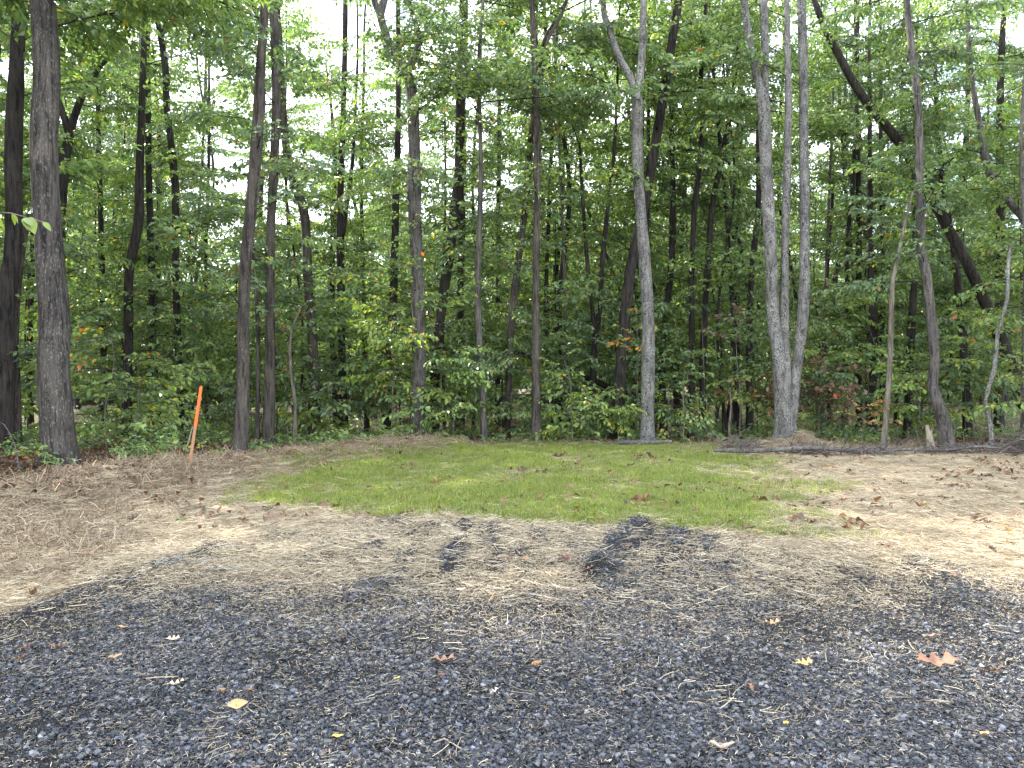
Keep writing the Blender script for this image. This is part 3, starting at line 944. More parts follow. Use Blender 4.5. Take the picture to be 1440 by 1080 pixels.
T('bent_tree', 'brown trunk that bends left as it rises, third to the right of the stake', 'tree', 'brown', 20.5,
  [[(442, 612, 16), (441, 540, 15), (439, 470, 14), (434, 380, 13), (431, 325, 13), (425, 288, 13), (407, 240, 12), (398, 170, 11), (394, 80, 10), (390, 0, 8)]],
  [B(2.5, 7, 9, 1.3, 2.4, front=.7, autumn=.05), CAN(8)], sides=12)
T('thin_tree', 'thin brown stem between the two brown trunks right of the stake', 'tree', 'brown', 18.0,
  [[(362, 624, 7), (362, 560, 6), (361, 480, 6), (358, 380, 5), (352, 300, 4)]], [B(3, 6, 6, .9, 1.6)], extra=0, sides=8)
T('thin_tree', 'thin pale stem with a kink, before the bent brown trunk', 'tree', 'tan', 18.0,
  [[(414, 622, 5), (415, 570, 5), (410, 520, 4.5), (407, 490, 4), (412, 460, 3.5), (425, 430, 3)]], [B(2.4, 3.6, 5, .8, 1.5)], extra=0, sides=7)
T('straight_tree', 'dark upright trunk alone between the bent trunk and the forked grey tree', 'tree', 'dark', 23.5,
  [[(484, 612, 13), (482, 540, 12), (480, 450, 11), (478, 350, 11), (480, 240, 9), (484, 120, 8), (486, 0, 7)],
   [(482, 330, 7), (488, 290, 6), (494, 230, 5), (500, 150, 4)]], [B(3, 8, 9, 1.3, 2.4), CAN(8)])
# --- middle woods
T('dark_tree', 'dark trunk standing just left of the forked grey tree', 'tree', 'dark', 23.0,
  [[(542, 612, 12), (545, 560, 12), (547, 500, 12), (553, 430, 12), (555, 370, 11), (556, 296, 10), (560, 178, 8), (560, 60, 7)]], [B(3, 8, 8, 1.2, 2.4), CAN(7)])
T('dark_tree', 'dark trunk standing just right of the forked grey tree', 'tree', 'dark', 21.0,
  [[(610, 614, 15), (611, 560, 14), (613, 500, 14), (622, 424, 14), (632, 355, 14), (640, 290, 14), (645, 240, 13), (647, 148, 13), (650, 37, 12), (651, 0, 11)]],
  [B(3.5, 8, 8, 1.3, 2.3), CAN(10, lib=NEEDLE), CAN(5)], sides=12)
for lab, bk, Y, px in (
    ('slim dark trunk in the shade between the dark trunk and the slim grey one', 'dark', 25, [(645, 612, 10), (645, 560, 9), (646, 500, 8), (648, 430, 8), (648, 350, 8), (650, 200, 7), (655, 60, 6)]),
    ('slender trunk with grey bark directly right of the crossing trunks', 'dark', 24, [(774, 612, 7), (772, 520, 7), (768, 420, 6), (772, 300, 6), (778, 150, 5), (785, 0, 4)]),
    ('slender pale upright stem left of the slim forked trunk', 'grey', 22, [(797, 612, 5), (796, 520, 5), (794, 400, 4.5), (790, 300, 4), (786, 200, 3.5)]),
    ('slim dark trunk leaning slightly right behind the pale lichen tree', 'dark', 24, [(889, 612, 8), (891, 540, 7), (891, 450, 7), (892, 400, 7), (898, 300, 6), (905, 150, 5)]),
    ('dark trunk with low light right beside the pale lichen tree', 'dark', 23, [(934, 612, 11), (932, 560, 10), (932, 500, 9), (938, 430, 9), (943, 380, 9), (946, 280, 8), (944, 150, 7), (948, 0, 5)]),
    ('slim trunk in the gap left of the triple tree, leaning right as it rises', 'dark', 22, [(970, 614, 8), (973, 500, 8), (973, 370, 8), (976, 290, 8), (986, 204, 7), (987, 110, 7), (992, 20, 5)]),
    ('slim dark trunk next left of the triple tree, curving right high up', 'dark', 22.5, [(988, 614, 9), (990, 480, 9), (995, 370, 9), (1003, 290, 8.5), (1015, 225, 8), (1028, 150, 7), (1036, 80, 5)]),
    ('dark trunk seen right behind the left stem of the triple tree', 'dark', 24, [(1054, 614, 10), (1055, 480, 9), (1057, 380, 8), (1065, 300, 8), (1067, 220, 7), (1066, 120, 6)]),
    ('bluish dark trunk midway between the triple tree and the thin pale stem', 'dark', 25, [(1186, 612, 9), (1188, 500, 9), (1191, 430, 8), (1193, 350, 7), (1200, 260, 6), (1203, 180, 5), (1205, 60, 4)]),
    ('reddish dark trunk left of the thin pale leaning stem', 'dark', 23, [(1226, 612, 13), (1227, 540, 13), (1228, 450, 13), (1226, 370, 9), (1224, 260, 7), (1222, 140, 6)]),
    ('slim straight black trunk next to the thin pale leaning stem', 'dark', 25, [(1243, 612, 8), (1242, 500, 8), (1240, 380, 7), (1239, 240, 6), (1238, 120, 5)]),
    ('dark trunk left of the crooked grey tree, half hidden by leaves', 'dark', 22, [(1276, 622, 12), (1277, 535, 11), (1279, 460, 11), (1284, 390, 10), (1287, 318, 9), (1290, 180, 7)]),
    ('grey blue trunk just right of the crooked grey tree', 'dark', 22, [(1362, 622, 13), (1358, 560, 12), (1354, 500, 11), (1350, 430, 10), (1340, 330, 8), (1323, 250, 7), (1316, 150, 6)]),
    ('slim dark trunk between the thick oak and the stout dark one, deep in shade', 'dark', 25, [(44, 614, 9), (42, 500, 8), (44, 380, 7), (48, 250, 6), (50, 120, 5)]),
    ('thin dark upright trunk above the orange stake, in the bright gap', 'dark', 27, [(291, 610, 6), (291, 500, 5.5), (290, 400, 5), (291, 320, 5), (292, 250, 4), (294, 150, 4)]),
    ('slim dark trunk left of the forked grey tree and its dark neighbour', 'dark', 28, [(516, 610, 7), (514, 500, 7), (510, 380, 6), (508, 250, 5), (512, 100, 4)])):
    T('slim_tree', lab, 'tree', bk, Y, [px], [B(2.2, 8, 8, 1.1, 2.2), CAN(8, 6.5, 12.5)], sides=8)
T('forked_tree', 'slim dark trunk that forks into two rising stems left of the dark leaner', 'tree', 'dark', 21.0,
  [[(834, 617, 9), (833, 560, 9), (835, 510, 8.5), (838, 465, 8), (842, 440, 7.5), (847, 369, 7), (853, 310, 6), (858, 260, 5.5), (863, 222, 5), (868, 120, 4)],
   [(837, 470, 6), (832, 430, 6), (825, 357, 5.5), (819, 280, 5), (815, 200, 4)]], [B(4, 8, 7, 1.0, 2.0), CAN(6, 7, 11)], sides=8)
T('pine_tree', 'dark needled pine with bare fan shaped side branches right of the triple tree', 'tree', 'dark', 26.0,
  [[(1208, 610, 9), (1208, 450, 8), (1208, 300, 7.5), (1206, 150, 7), (1204, 20, 6)]],
  [B(3, 9.5, 26, 1.1, 2.4, up=.12, lib=BARE), B(9, 15, 20, 1.2, 2.5, lib=NEEDLE, pal=[((.022, .045, .025), 1)], autumn=0, yellow=0)])
T('pine_tree', 'dark needled pine deep behind the crossing trunks', 'tree', 'dark', 29.0,
  [[(700, 606, 8), (700, 400, 7), (702, 200, 6), (702, 0, 5)]],
  [B(3, 8, 14, 1.1, 2.2, up=.1, lib=BARE), B(7, 16, 24, 1.2, 2.5, lib=NEEDLE, pal=[((.022, .045, .025), 1)], autumn=0, yellow=0)])
# --- small things at the wood's edge
def sapling(name, label, px, Y, h, n, L0, L1, bk='tan', r=.012, z0=.25, lean=0.0, cat='sapling', group=None, **k):
    x = (px - 720) / F * Y
    b = np.array([x, Y, hz(x, Y)])
    root = empty(name, b, label=label, cat=cat, group=group)
    P = np.array([[0, 0, -.08, r], [lean * .2 * h, rng.normal(0, .04) * h, h * .35, r * .85], [lean * .6 * h + rng.normal(0, .03) * h, rng.normal(0, .05) * h, h * .7, r * .6], [lean * h, 0, h, r * .25]])
    P = spline(P, .3)
    G = Geo(); V, Q = tube(P[:, :3], P[:, 3], 7, .05); G.add(V, Q)
    G.obj('trunk', BARK[bk], root)
    cr = Crown()
    up = k.pop('up', .28)
    n = int(n * 1.5)
    for i in range(n):
        z = h * (z0 + (1 - z0) * (i + rng.random()) / n)
        p = np.array([np.interp(z, P[:, 2], P[:, j]) for j in range(3)])
        f = 1.0 - .45 * max(0, (z / h - .5))
        cr.bough(p, rng.random() * 6.28, rng.normal(up, .22), rng.uniform(L0, L1) * f, **k)
    if cr.leaf.n: cr.leaf.obj('crown', LEAF, root, smooth=False)
    if cr.wood.n: tag(cr.wood.obj('branches', BARK['dark'], root), kind='stuff')
    return root
BROWN = [((.10, .058, .036), 3), ((.07, .042, .028), 2), ((.13, .08, .05), 1)]

# --- understory along the wood's edge, one or more beside each landmark
LAND = [(20, 'the stout dark trunk at the left edge'), (128, 'the thick flecked oak'), (178, 'the crooked dark trunk near the oak'), (222, 'the dark trunk left of the stake'), (290, 'the orange stake'),
        (350, 'the straight trunk by the stake'), (436, 'the bent brown trunk'), (500, 'the lone dark upright trunk'), (588, 'the forked grey tree'), (676, 'the slim straight grey trunk'),
        (754, 'the middle straight trunk'), (838, 'the slim forked stems'), (870, 'the dark leaner'), (911, 'the pale lichen tree'), (985, 'the slim gap trunks'), (1105, 'the triple tree'),
        (1190, 'the needled pine'), (1249, 'the thin pale leaning stem'), (1320, 'the crooked grey trunk'), (1398, 'the S bent stem')]
YG = [((.105, .150, .040), 4), ((.080, .128, .040), 4), ((.14, .175, .04), 2)]
for i, (px, ph) in enumerate(LAND):
    low = px < 600
    sapling('sapling', f'leafy green sapling directly behind {ph}', px + rng.uniform(-8, 8), rng.uniform(20.3, 22), rng.uniform(3.2, 5.2), 12, 1.0, 1.9, up=.12, yellow=.02)
    sapling('sapling', f'low spreading sapling just left of {ph}', px - rng.uniform(28, 42), rng.uniform(18.8, 20.5) if px > 250 else rng.uniform(15.5, 18), rng.uniform(1.5, 2.8) if low or px > 1100 else rng.uniform(1.0, 1.8), 9, .8, 1.5, up=.08,
            pal=YG if i % 3 == 0 else None, yellow=.02)
    sapling('young_tree', f'tall thin young tree behind and right of {ph}', px + rng.uniform(26, 44), rng.uniform(23, 27), rng.uniform(6.5, 9.5), 20, 1.1, 2.1, r=.03, bk='dark', cat='tree', up=.12, pal=YG if i % 2 else None, yellow=.03)
for k in range(30):
    sapling('understory_tree', 'slim leafy understory tree deep in the woods', rng.uniform(-60, 1500), rng.uniform(26, 40), rng.uniform(4, 10), 18, 1.3, 2.4, r=.035, bk='dark', cat='tree',
            group='understory trees deep in the woods', up=.12, yellow=.02)

def bare_sapling(name, label, px, Y, h, **k):
    return sapling(name, label, px, Y, h, k.pop('n', 4), .5, .9, **k)
sapling('maple_sapling', 'sapling with a few reddening leaves just right of the thick oak', 150, 15.4, 2.7, 5, .8, 1.3, autumn=.16, yellow=.05, up=.02, z0=.6)
sapling('cut_sapling', 'short pale cut stem like a post left of the triple tree', 1026, 17.5, 1.35, 0, .3, .4, r=.03, z0=.7, bk='tan')
sapling('small_sapling', 'knee high sapling with yellow and brown leaves right of the triple tree', 1214, 17.0, 1.0, 6, .5, .8, r=.012, z0=.5, pal=[((.16, .09, .045), 3), ((.15, .14, .045), 2)], autumn=.02)
sapling('shrub', 'dead russet leaved shrub right behind the triple tree', 1152, 18.8, 1.9, 14, .8, 1.4, pal=BROWN, autumn=.02, yellow=0, bk='dark', cat='shrub', keep=.6)
sapling('shrub', 'dead russet leaved shrub left behind the triple tree', 1066, 18.9, 1.7, 9, .7, 1.2, pal=BROWN, autumn=.02, yellow=0, bk='dark', cat='shrub', keep=.6)
sapling('sapling', 'small sapling with brown curled leaves hanging left of the triple stems', 1040, 18.4, 3.3, 6, .6, 1.0, pal=BROWN, yellow=0, z0=.7, bk='tan', keep=.6)
sapling('sapling', 'pale thin sapling stem left of the dark leaner behind the grass', 806, 18.4, 2.1, 5, .6, 1.0, r=.014, z0=.6, bk='tan', lean=-.12, yellow=.1)
sapling('sapling', 'slight pale sapling between the lichen tree and the gap trunks', 960, 18.2, 2.0, 4, .5, .8, r=.016, z0=.7, bk='tan', lean=.06)
sapling('sapling', 'young sapling with yellow green layered sprays right of the lichen tree', 940, 18.5, 1.5, 9, .7, 1.2, pal=YG, yellow=.05, up=.02)
sapling('sapling', 'thin reddish leaved sapling before the dark leaner', 893, 19.0, 3.4, 6, .6, 1.0, autumn=.3, yellow=.1, z0=.6)
sapling('sapling', 'bright yellow green sapling beside the forked grey tree, on its left', 552, 18.4, 3.4, 10, .9, 1.5, pal=YG, yellow=.05, up=.1, z0=.4)
sapling('sapling', 'bushy low sapling hugging the forked grey tree on its right', 622, 18.5, 2.4, 12, .9, 1.6, up=.1)
sapling('sapling', 'leafy sapling at the far right edge beside the brush pile', 1432, 17.0, 3.2, 11, .8, 1.5, pal=YG, yellow=.05)
sapling('shrub', 'broad leaved low shrub between the oak and the stake', 212, 13.9, .55, 9, .45, .8, cat='shrub', z0=.2, up=.25, r=.008, bright=1.2)
sapling('shrub', 'small pale leaved shrub on the bank before the oak', 165, 12.6, .3, 8, .35, .55, cat='shrub', z0=.1, up=.3, r=.006, bright=1.4)
sapling('shrub', 'low green and brown shrub on the bank at the left frame edge', 55, 11.9, .35, 8, .35, .6, cat='shrub', z0=.1, up=.3, r=.006, autumn=.04)
sapling('shrub', 'ankle high leafy sprout beside the stake foot', 283, 12.9, .35, 5, .3, .5, cat='shrub', z0=.3, up=.3, r=.005, yellow=.15)

# the branch of large leaves reaching in at the left edge
def big_leaf_mesh(a=.13, wd=.085):
    G = Geo(); n = 7
    t = np.linspace(0, 1, n); hw = wd * .5 * np.sin(math.pi * np.clip(t, .0, 1) ** .8) + .001
    z = -.25 * a * t ** 2
    C = np.stack([t * a, 0 * t, z], 1); Lf = np.stack([t * a, hw, z + hw * .25], 1); Rt = np.stack([t * a, -hw, z + hw * .25], 1)
    V = np.vstack([Lf, C, Rt]); j = np.arange(n - 1)
    G.add(V, np.concatenate([np.stack([j, j + n, j + n + 1, j + 1], 1), np.stack([j + n, j + 2 * n, j + 2 * n + 1, j + n + 1], 1)]), np.array([.12, .17, .03]))
    return G.mesh('leaf', LEAF)
sx, sy = -4.75, 5.6
sr = empty('sapling', (sx, sy, hz(sx, sy)), label='near sapling reaching large yellow green leaves in at the left edge', cat='sapling')
P = spline(np.array([[0, 0, -.05, .03], [.1, 0, 1.2, .026], [.25, .1, 2.4, .02], [.35, .1, 3.4, .012]]), .2)
Gq = Geo(); V, Q = tube(P[:, :3], P[:, 3], 8, .05); Gq.add(V, Q); Gq.obj('trunk', BARK['tan'], sr)
bz_ = hz(sx, sy)
q = spline(np.array([[.2, .05, 2.2, .012], [.62, .0, 2.66, .008], [1.05, -.05, 2.78, .005], [1.42, -.1, 2.70, .003]]) - np.array([0, 0, bz_, 0]), .1)
Gq = Geo(); V, Q = tube(q[:, :3], q[:, 3], 6); Gq.add(V, Q); Gq.obj('branch', BARK['tan'], sr)
lm = [big_leaf_mesh(), big_leaf_mesh(.11, .06)]
for k, (t, az, pt, s) in enumerate([(.55, -1.2, .1, 1.1), (.62, .9, -.2, 1.0), (.70, -.9, -.5, 1.15), (.76, .7, .1, .9), (.84, -.5, -.35, 1.2), (.9, .6, -.1, .9), (.97, -.2, -.25, 1.2), (1.0, .25, .0, .9), (.66, .2, -.7, 1.2), (.8, -1.5, -.4, 1.0), (.93, -1.0, -.1, 1.0), (.88, 1.2, -.3, 1.0), (.99, -.7, .2, 1.0), (.72, 1.3, -.4, 1.1), (.95, .9, -.5, .9)]):
    lf = bpy.data.objects.new('leaf', lm[k % 2]); COL.objects.link(lf); lf.parent = sr
    i = int(t * (len(q) - 1)); lf.location = q[i, :3]
    lf.rotation_euler = (rng.normal(0, .5) + .5, .75 - pt, az); lf.scale = (s * .8, s * .8, s * .8)

# --- slender trunks crowding the middle distance
for k in range(30):
    px = [rng.uniform(60, 560), rng.uniform(620, 1060), rng.uniform(760, 1290)][k % 3]; Y_ = rng.uniform(22.5, 34)
    w_ = rng.uniform(.07, .17) * F / Y_; d_ = rng.normal(0, 22); c_ = rng.normal(0, 9)
    T('slim_tree', 'slender dark trunk crowded among others behind the front row', 'tree', random.choice(['dark', 'dark', 'brown', 'grey']), Y_,
      [[(px, 612, w_ * 1.15), (px + d_ * .25 + c_, 450, w_), (px + d_ * .6 - c_, 260, w_ * .85), (px + d_, 90, w_ * .7), (px + d_ * 1.2, -40, w_ * .55)]],
      [B(2.5, 8, 3, 1.0, 1.8), CAN(5, 7.5, 14)], group='slender trunks behind the front row', sides=7, extra=2.5)

# --- canopy trees behind, a few shared designs copied
def build_back(kind):
    root = empty('canopy_tree', (0, 0, 0))
    h = rng.uniform(15, 19)
    P = np.array([[0, 0, -.3, .17], [rng.normal(0, .2), rng.normal(0, .2), h * .35, .14], [rng.normal(0, .4), rng.normal(0, .4), h * .7, .10], [rng.normal(0, .6), rng.normal(0, .6), h, .03]])
    P = spline(P, .8)
    G = Geo(); V, Q = tube(P[:, :3], P[:, 3], 8, .1, (.3, .4)); G.add(V, Q); G.obj('trunk', BARK['dark'], root)
    cr = Crown()
    for i in range(46):
        z = h * (.10 + .86 * (i + rng.random()) / 46)
        p = np.array([np.interp(z, P[:, 2], P[:, j]) for j in range(3)])
        cr.bough(p, rng.random() * 6.28, rng.normal(.3, .25), rng.uniform(1.6, 3.6))
    cr.leaf.obj('crown', LEAF, root, smooth=False)
    tag(cr.wood.obj('branches', BARK['dark'], root), kind='stuff')
    return root
protos = [build_back(k) for k in range(6)]
def copy_tree(o):
    c = o.copy(); COL.objects.link(c)
    for ch in o.children:
        d = ch.copy(); COL.objects.link(d); d.parent = c
    return c
spots = []
tries = 0
while len(spots) < 38 and tries < 4000:
    tries += 1
    y = rng.uniform(27, 56); x = rng.uniform(-1, 1) * (y * .70 + 2)
    px = 720 + x / y * F
    gap = 1.0
    if 250 < px < 330 or 480 < px < 530 or 1130 < px < 1185: gap = .25        # sky shows low here in the photograph
    if rng.random() < gap and all((x - a) ** 2 + (y - b) ** 2 > 9 for a, b in spots):
        spots.append((x, y))
for i, (x, y) in enumerate(spots):
    o = protos[i] if i < len(protos) else copy_tree(random.choice(protos))
    o.location = (x, y, hz(x, y)); o.rotation_euler.z = rng.random() * 6.28
    s = rng.uniform(.85, 1.2); o.scale = (s, s, s)
    tag(o, 'leafy canopy tree deep in the woods behind the front trunks', 'tree', 'canopy trees deep in the woods')
# trees to the sides of the clearing, outside the frame but shading it
for x, y in ((-16, 16), (-12.5, 8.5), (-13.5, 20), (15.5, 15), (17, 9), (16.5, 20.5), (-11, 4), (19, 2), (-17, 12), (-20, 18), (-19, 24), (-23, 13), (-12.8, 14.6), (-14.8, 18), (-11.5, 11.5)):
    o = copy_tree(random.choice(protos)); o.location = (x, y, hz(x, y)); o.rotation_euler.z = rng.random() * 6.28
    tag(o, 'tall tree standing beside the clearing beyond the frame', 'tree', 'trees beside the clearing')

# --- far woods reading as one mass
src = []
for L in (2.5, 3.4):
    for q_ in range(3):
        b = BOUGHS[L][q_]
        Gf = Geo(); k = b.k; i = np.arange(k)[:, None] * 4
        Gf.add(b.V.reshape(-1, 3), np.concatenate([i + [0, 1, 2], i + [0, 2, 3]]), np.repeat(palette(k), 4, 0))
        src.append(Gf.obj('far_spray', LEAF, smooth=False, link=False))
n = 4200
y = rng.uniform(56, 90, n); x = rng.uniform(-1, 1, n) * (y * .72 + 4)
top = 8 + 11 * fbm(x * .12, y * .05, 61, 3)
px = 720 + x / y * F
top = np.where(((px > 245) & (px < 335)) | ((px > 1120) & (px < 1190)), top * .75, top)
z = height(x, y) + top * rng.random(n) ** .9
scatter('far_woods', np.stack([x, y, z], 1), np.stack([rng.normal(0, .3, n), rng.normal(0, .3, n), rng.random(n) * 6.28], 1), rng.uniform(1.1, 1.7, n), rng.integers(0, 6, n), src,
        'dim green mass of the far woods seen between the trunks', 'woods')

# --- undergrowth on the forest floor
src = []
for q_ in range(6):
    cr = Crown()
    for i in range(6):
        cr.bough(np.array([rng.normal(0, .12), rng.normal(0, .12), .03 + .2 * rng.random()]), i * 1.05 + rng.random() * .6, rng.uniform(.1, .9), rng.uniform(.35, .7), yellow=.03, autumn=.006)
    src.append(cr.leaf.obj('plant_cluster', LEAF, smooth=False, link=False))
x, y = sample(6500, 11, 40, 2, .4)
fo = masks(x, y)[3]
dens = .10 + .55 * sstep(.45, .65, fbm(x * .7, y * .7, 71, 2))
keep = (rng.random(len(x)) < fo * dens * np.where(x < -2, 1.0, .75)) & ~((y < 13) & (np.abs(x + 7.3) < .6))
x, y = x[keep], y[keep]; n = len(x)
sc = rng.uniform(.4, 1.05, n) * np.where(y < 14.5, .7, 1.0)
scatter('undergrowth', np.stack([x, y, height(x, y) - .02], 1), np.stack([0 * x, 0 * x, rng.random(n) * 6.28], 1), sc, rng.integers(0, 6, n), src,
        'low leafy undergrowth covering the forest floor', 'undergrowth')

# ------------------------------------------------------------------ fallen leaves
def leaf_geo(kind, a=1.0, curl=.3, col=(.2, .1, .05)):
    """an oak (lobed), ovate or curled leaf, unit length, with stalk"""
    G = Geo(); n = 19 if kind == 'oak' else 11
    t = np.linspace(0, 1, n)
    if kind == 'oak':
        hw = .27 * np.sin(math.pi * t ** 1.1) ** .6 * (.62 + .45 * np.cos(2 * math.pi * 3.4 * t + .6)) + .012
    elif kind == 'curl':
        hw = .22 * np.sin(math.pi * t) ** .5 + .01
    else:
        hw = .26 * np.sin(math.pi * t ** .85) + .006
    k = curl * (1.5 if kind == 'curl' else 1)
    z = .35 * k * (t - .45) ** 2 * 2 + .05 * np.sin(t * 9)
    def edge(s, f):
        ang = k * 1.7 * f
        return np.stack([t, s * hw * f * math.cos(ang * .7), z + hw * f * math.sin(ang) * (1 + .25 * np.sin(t * 14 + s))], 1)
    rows = [edge(1, 1.0), edge(1, .5), np.stack([t, 0 * t, z - .008], 1), edge(-1, .5), edge(-1, 1.0)]
    V = np.vstack(rows); V[:, 0] -= .5
    j = np.arange(n - 1)
    for r_ in range(4):
        o_ = r_ * n
        G.add(V if r_ == 0 else np.zeros((0, 3)), np.stack([j + o_, j + o_ + n, j + o_ + n + 1, j + o_ + 1], 1) - (0 if r_ == 0 else len(V)), None)
    c = np.ones((len(V), 4)); c[:, :3] = np.array(col) * (1 + .18 * rng.standard_normal((len(V), 1)) * .5)
    G.c[0] = c
    for q in range(1, len(G.c)):
        G.c[q] = np.zeros((0, 4))
    sv, sq = tube(np.array([[-.5, 0, z[0]], [-.62, .02, z[0] + .01], [-.74, .06, z[0]]]), np.array([.012, .010, .008]), 4)
    G.add(sv, sq, np.array(col) * .7)
    return G

LCOL = {'chestnut': (.25, .12, .065), 'brown': (.17, .10, .065), 'orange': (.28, .155, .085), 'tan': (.45, .30, .15), 'pale': (.52, .42, .34), 'red': (.20, .07, .045), 'yellow': (.55, .42, .08), 'dark': (.085, .05, .035), 'green': (.07, .17, .03), 'rust': (.20, .095, .052)}
LM = {}
def fallen(px, py, wpx, kind, colr, label, curl=.3, rot=None, lift=.012, group=None):
    key = (kind, colr, curl)
    if key not in LM:
        LM[key] = leaf_geo(kind, 1.0, curl, LCOL[colr]).mesh('fallen_leaf', DRY)
    x, y = gp(px, py)
    o = bpy.data.objects.new('fallen_leaf', LM[key]); COL.objects.link(o)
    s = wpx / F * math.hypot(y, CAM_H) * (1.05 if kind == 'oak' else 1.0)
    o.location = (x, y, hz(x, y) + lift + .03 * s)
    o.rotation_euler = (rng.normal(0, .18), rng.normal(0, .12), rng.uniform(-.6, .6) if rot is None else rot)
    o.scale = (s, s, s)
    o.location.z += .016
    tag(o, label, 'leaf', group)
    return o
FL = 'fallen leaves on the clearing'
for a in [
    (1320, 945, 52, 'oak', 'chestnut', 'largest brown oak leaf, curled on the dark gravel at the lower right', .2, 2.9),
    (1397, 951, 27, 'oak', 'dark', 'dark brown curled leaf just right of the largest brown oak leaf', .5, -.4),
    (1308, 902, 19, 'ovate', 'orange', 'orange tan leaf on the gravel above the largest brown oak leaf', .2, .1),
    (1015, 1064, 32, 'curl', 'pale', 'pale pinkish curled leaf at the bottom of the frame', .8, -.35),
    (1105, 1027, 12, 'ovate', 'yellow', 'tiny yellow leaf up and right of the pale pinkish curled leaf', .3, .8),
    (1385, 1042, 19, 'ovate', 'tan', 'tan leaf lowest at the right side of the gravel', .3, .5),
    (1057, 977, 18, 'oak', 'orange', 'orange brown leaf on edge straight above the pale pinkish curled leaf', .5, 1.4),
    (1085, 884, 24, 'oak', 'tan', 'tan lobed leaf on dark gravel, upper one of two tan lobed leaves right of centre', .35, .1),
    (1130, 940, 24, 'oak', 'tan', 'tan lobed leaf on dark gravel, lower one of two tan lobed leaves right of centre', .3, .3),
    (755, 942, 18, 'ovate', 'orange', 'orange brown folded leaf on the gravel at bottom centre', .5, .6),
    (695, 982, 15, 'oak', 'pale', 'pale torn leaf below left of the orange brown folded leaf', .4, .9),
    (622, 937, 32, 'oak', 'orange', 'orange brown oak leaf lying flat on gravel left of bottom centre', .3, .05),
    (621, 957, 10, 'ovate', 'red', 'small red leaf just below the flat orange brown oak leaf', .4, .5),
    (559, 962, 11, 'ovate', 'yellow', 'small yellow leaf left of the small red leaf', .2, .9),
    (475, 1045, 15, 'ovate', 'yellow', 'yellow leaf lowest on the gravel left of bottom centre', .2, .2),
    (336, 1068, 13, 'oak', 'brown', 'brown leaf at the bottom edge left of the lowest yellow leaf', .4, .5),
    (334, 1000, 26, 'ovate', 'tan', 'pointed tan orange leaf on the lower left gravel', .25, .45),
    (352, 978, 11, 'ovate', 'rust', 'little rusty leaf right above the pointed tan orange leaf', .3, .3),
    (312, 978, 10, 'ovate', 'orange', 'little orange leaf left above the pointed tan orange leaf', .3, .6),
    (247, 970, 22, 'oak', 'pale', 'pale pinkish oak leaf on the left gravel', .35, .1),
    (243, 906, 17, 'oak', 'pale', 'pale lobed leaf on straw flecked gravel above the pale pinkish oak leaf', .35, .3),
    (172, 889, 15, 'ovate', 'tan', 'small tan leaf on the left gravel among straw', .3, .3),
    (162, 932, 18, 'ovate', 'tan', 'narrow tan leaf below the small tan leaf at left', .3, .5),
    (80, 918, 22, 'oak', 'brown', 'reddish brown leaf on the left gravel, right of a curled pair', .5, .1),
    (37, 919, 16, 'oak', 'rust', 'upper rusty leaf of the curled pair at the left edge', .6, .8),
    (30, 933, 15, 'oak', 'brown', 'lower brown leaf of the curled pair at the left edge', .6, .3),
    (47, 831, 24, 'ovate', 'tan', 'tan leaf on straw near the left gravel edge', .2, .1),
    (257, 736, 20, 'ovate', 'green', 'fresh green leaf lying on the straw left of the grass', .35, .1),
    (482, 905, 12, 'ovate', 'dark', 'dark brown leaf on straw flecked gravel left of centre', .4, .6),
    (648, 835, 15, 'ovate', 'pale', 'pinkish pale leaf below the left gravel ridges', .2, .1),
    (400, 817, 14, 'oak', 'brown', 'brown leaf on the straw patch by the blue paint line', .4, .4),
    (571, 727, 22, 'oak', 'rust', 'rusty leaf at the near left edge of the grass', .5, .2),
    (795, 790, 18, 'oak', 'red', 'reddish leaf beside the middle gravel ridges', .3, .2),
    (827, 805, 17, 'oak', 'orange', 'orange pink leaf at the low end of the longest gravel ridge', .3, .1),
    (740, 792, 13, 'ovate', 'orange', 'orange leaf in the hollow between the gravel ridges', .3, .4),
    (884, 774, 15, 'oak', 'rust', 'rusty leaf on the right flank of the longest gravel ridge', .5, 1.0),
    (970, 750, 16, 'oak', 'orange', 'orange brown leaf at the near right edge of the grass', .4, .2),
    (1130, 792, 13, 'ovate', 'red', 'orange red leaf on the straw gravel edge at right', .4, .4),
    (1055, 819, 14, 'oak', 'red', 'reddish brown leaf left below the orange red leaf', .6, 1.1),
    (987, 786, 12, 'oak', 'pale', 'pinkish leaf right of the short gravel ridges', .4, .3),
    (1340, 815, 13, 'ovate', 'orange', 'small orange leaf on straw covered gravel at far right', .3, .4),
    (900, 709, 34, 'oak', 'rust', 'big rusty brown leaf on the grass right of centre', .7, .5),
    (878, 716, 24, 'oak', 'dark', 'dark crumpled leaf touching the big rusty leaf on the grass', .8, 1.3),
    (491, 687, 16, 'oak', 'rust', 'reddish leaf on the left part of the grass', .5, .2),
    (569, 707, 18, 'oak', 'brown', 'brown leaf on the grass left of centre', .6, .1),
    (615, 681, 16, 'oak', 'brown', 'brown curled leaf in the left middle of the grass', .6, .4),
    (787, 644, 22, 'oak', 'brown', 'brown leaf in the straw patch at the back of the grass', .6, .2),
    (754, 698, 15, 'oak', 'rust', 'rusty leaf in the centre of the grass', .6, .6),
    (891, 681, 17, 'oak', 'rust', 'rusty brown leaf above the big rusty leaf on the grass', .5, .2),
    (1145, 707, 16, 'oak', 'red', 'red brown leaf on the right straw, left one of a close pair', .5, .4),
    (1186, 707, 14, 'oak', 'red', 'red brown leaf on the right straw, right one of a close pair', .5, .2),
    (130, 671, 13, 'ovate', 'red', 'deep red leaf at the edge of the bank by the oak', .5, .3),
    (303, 652, 18, 'oak', 'rust', 'rusty orange leaf clump on the bank right of the stake', .8, .3)]:
    o = fallen(*a)
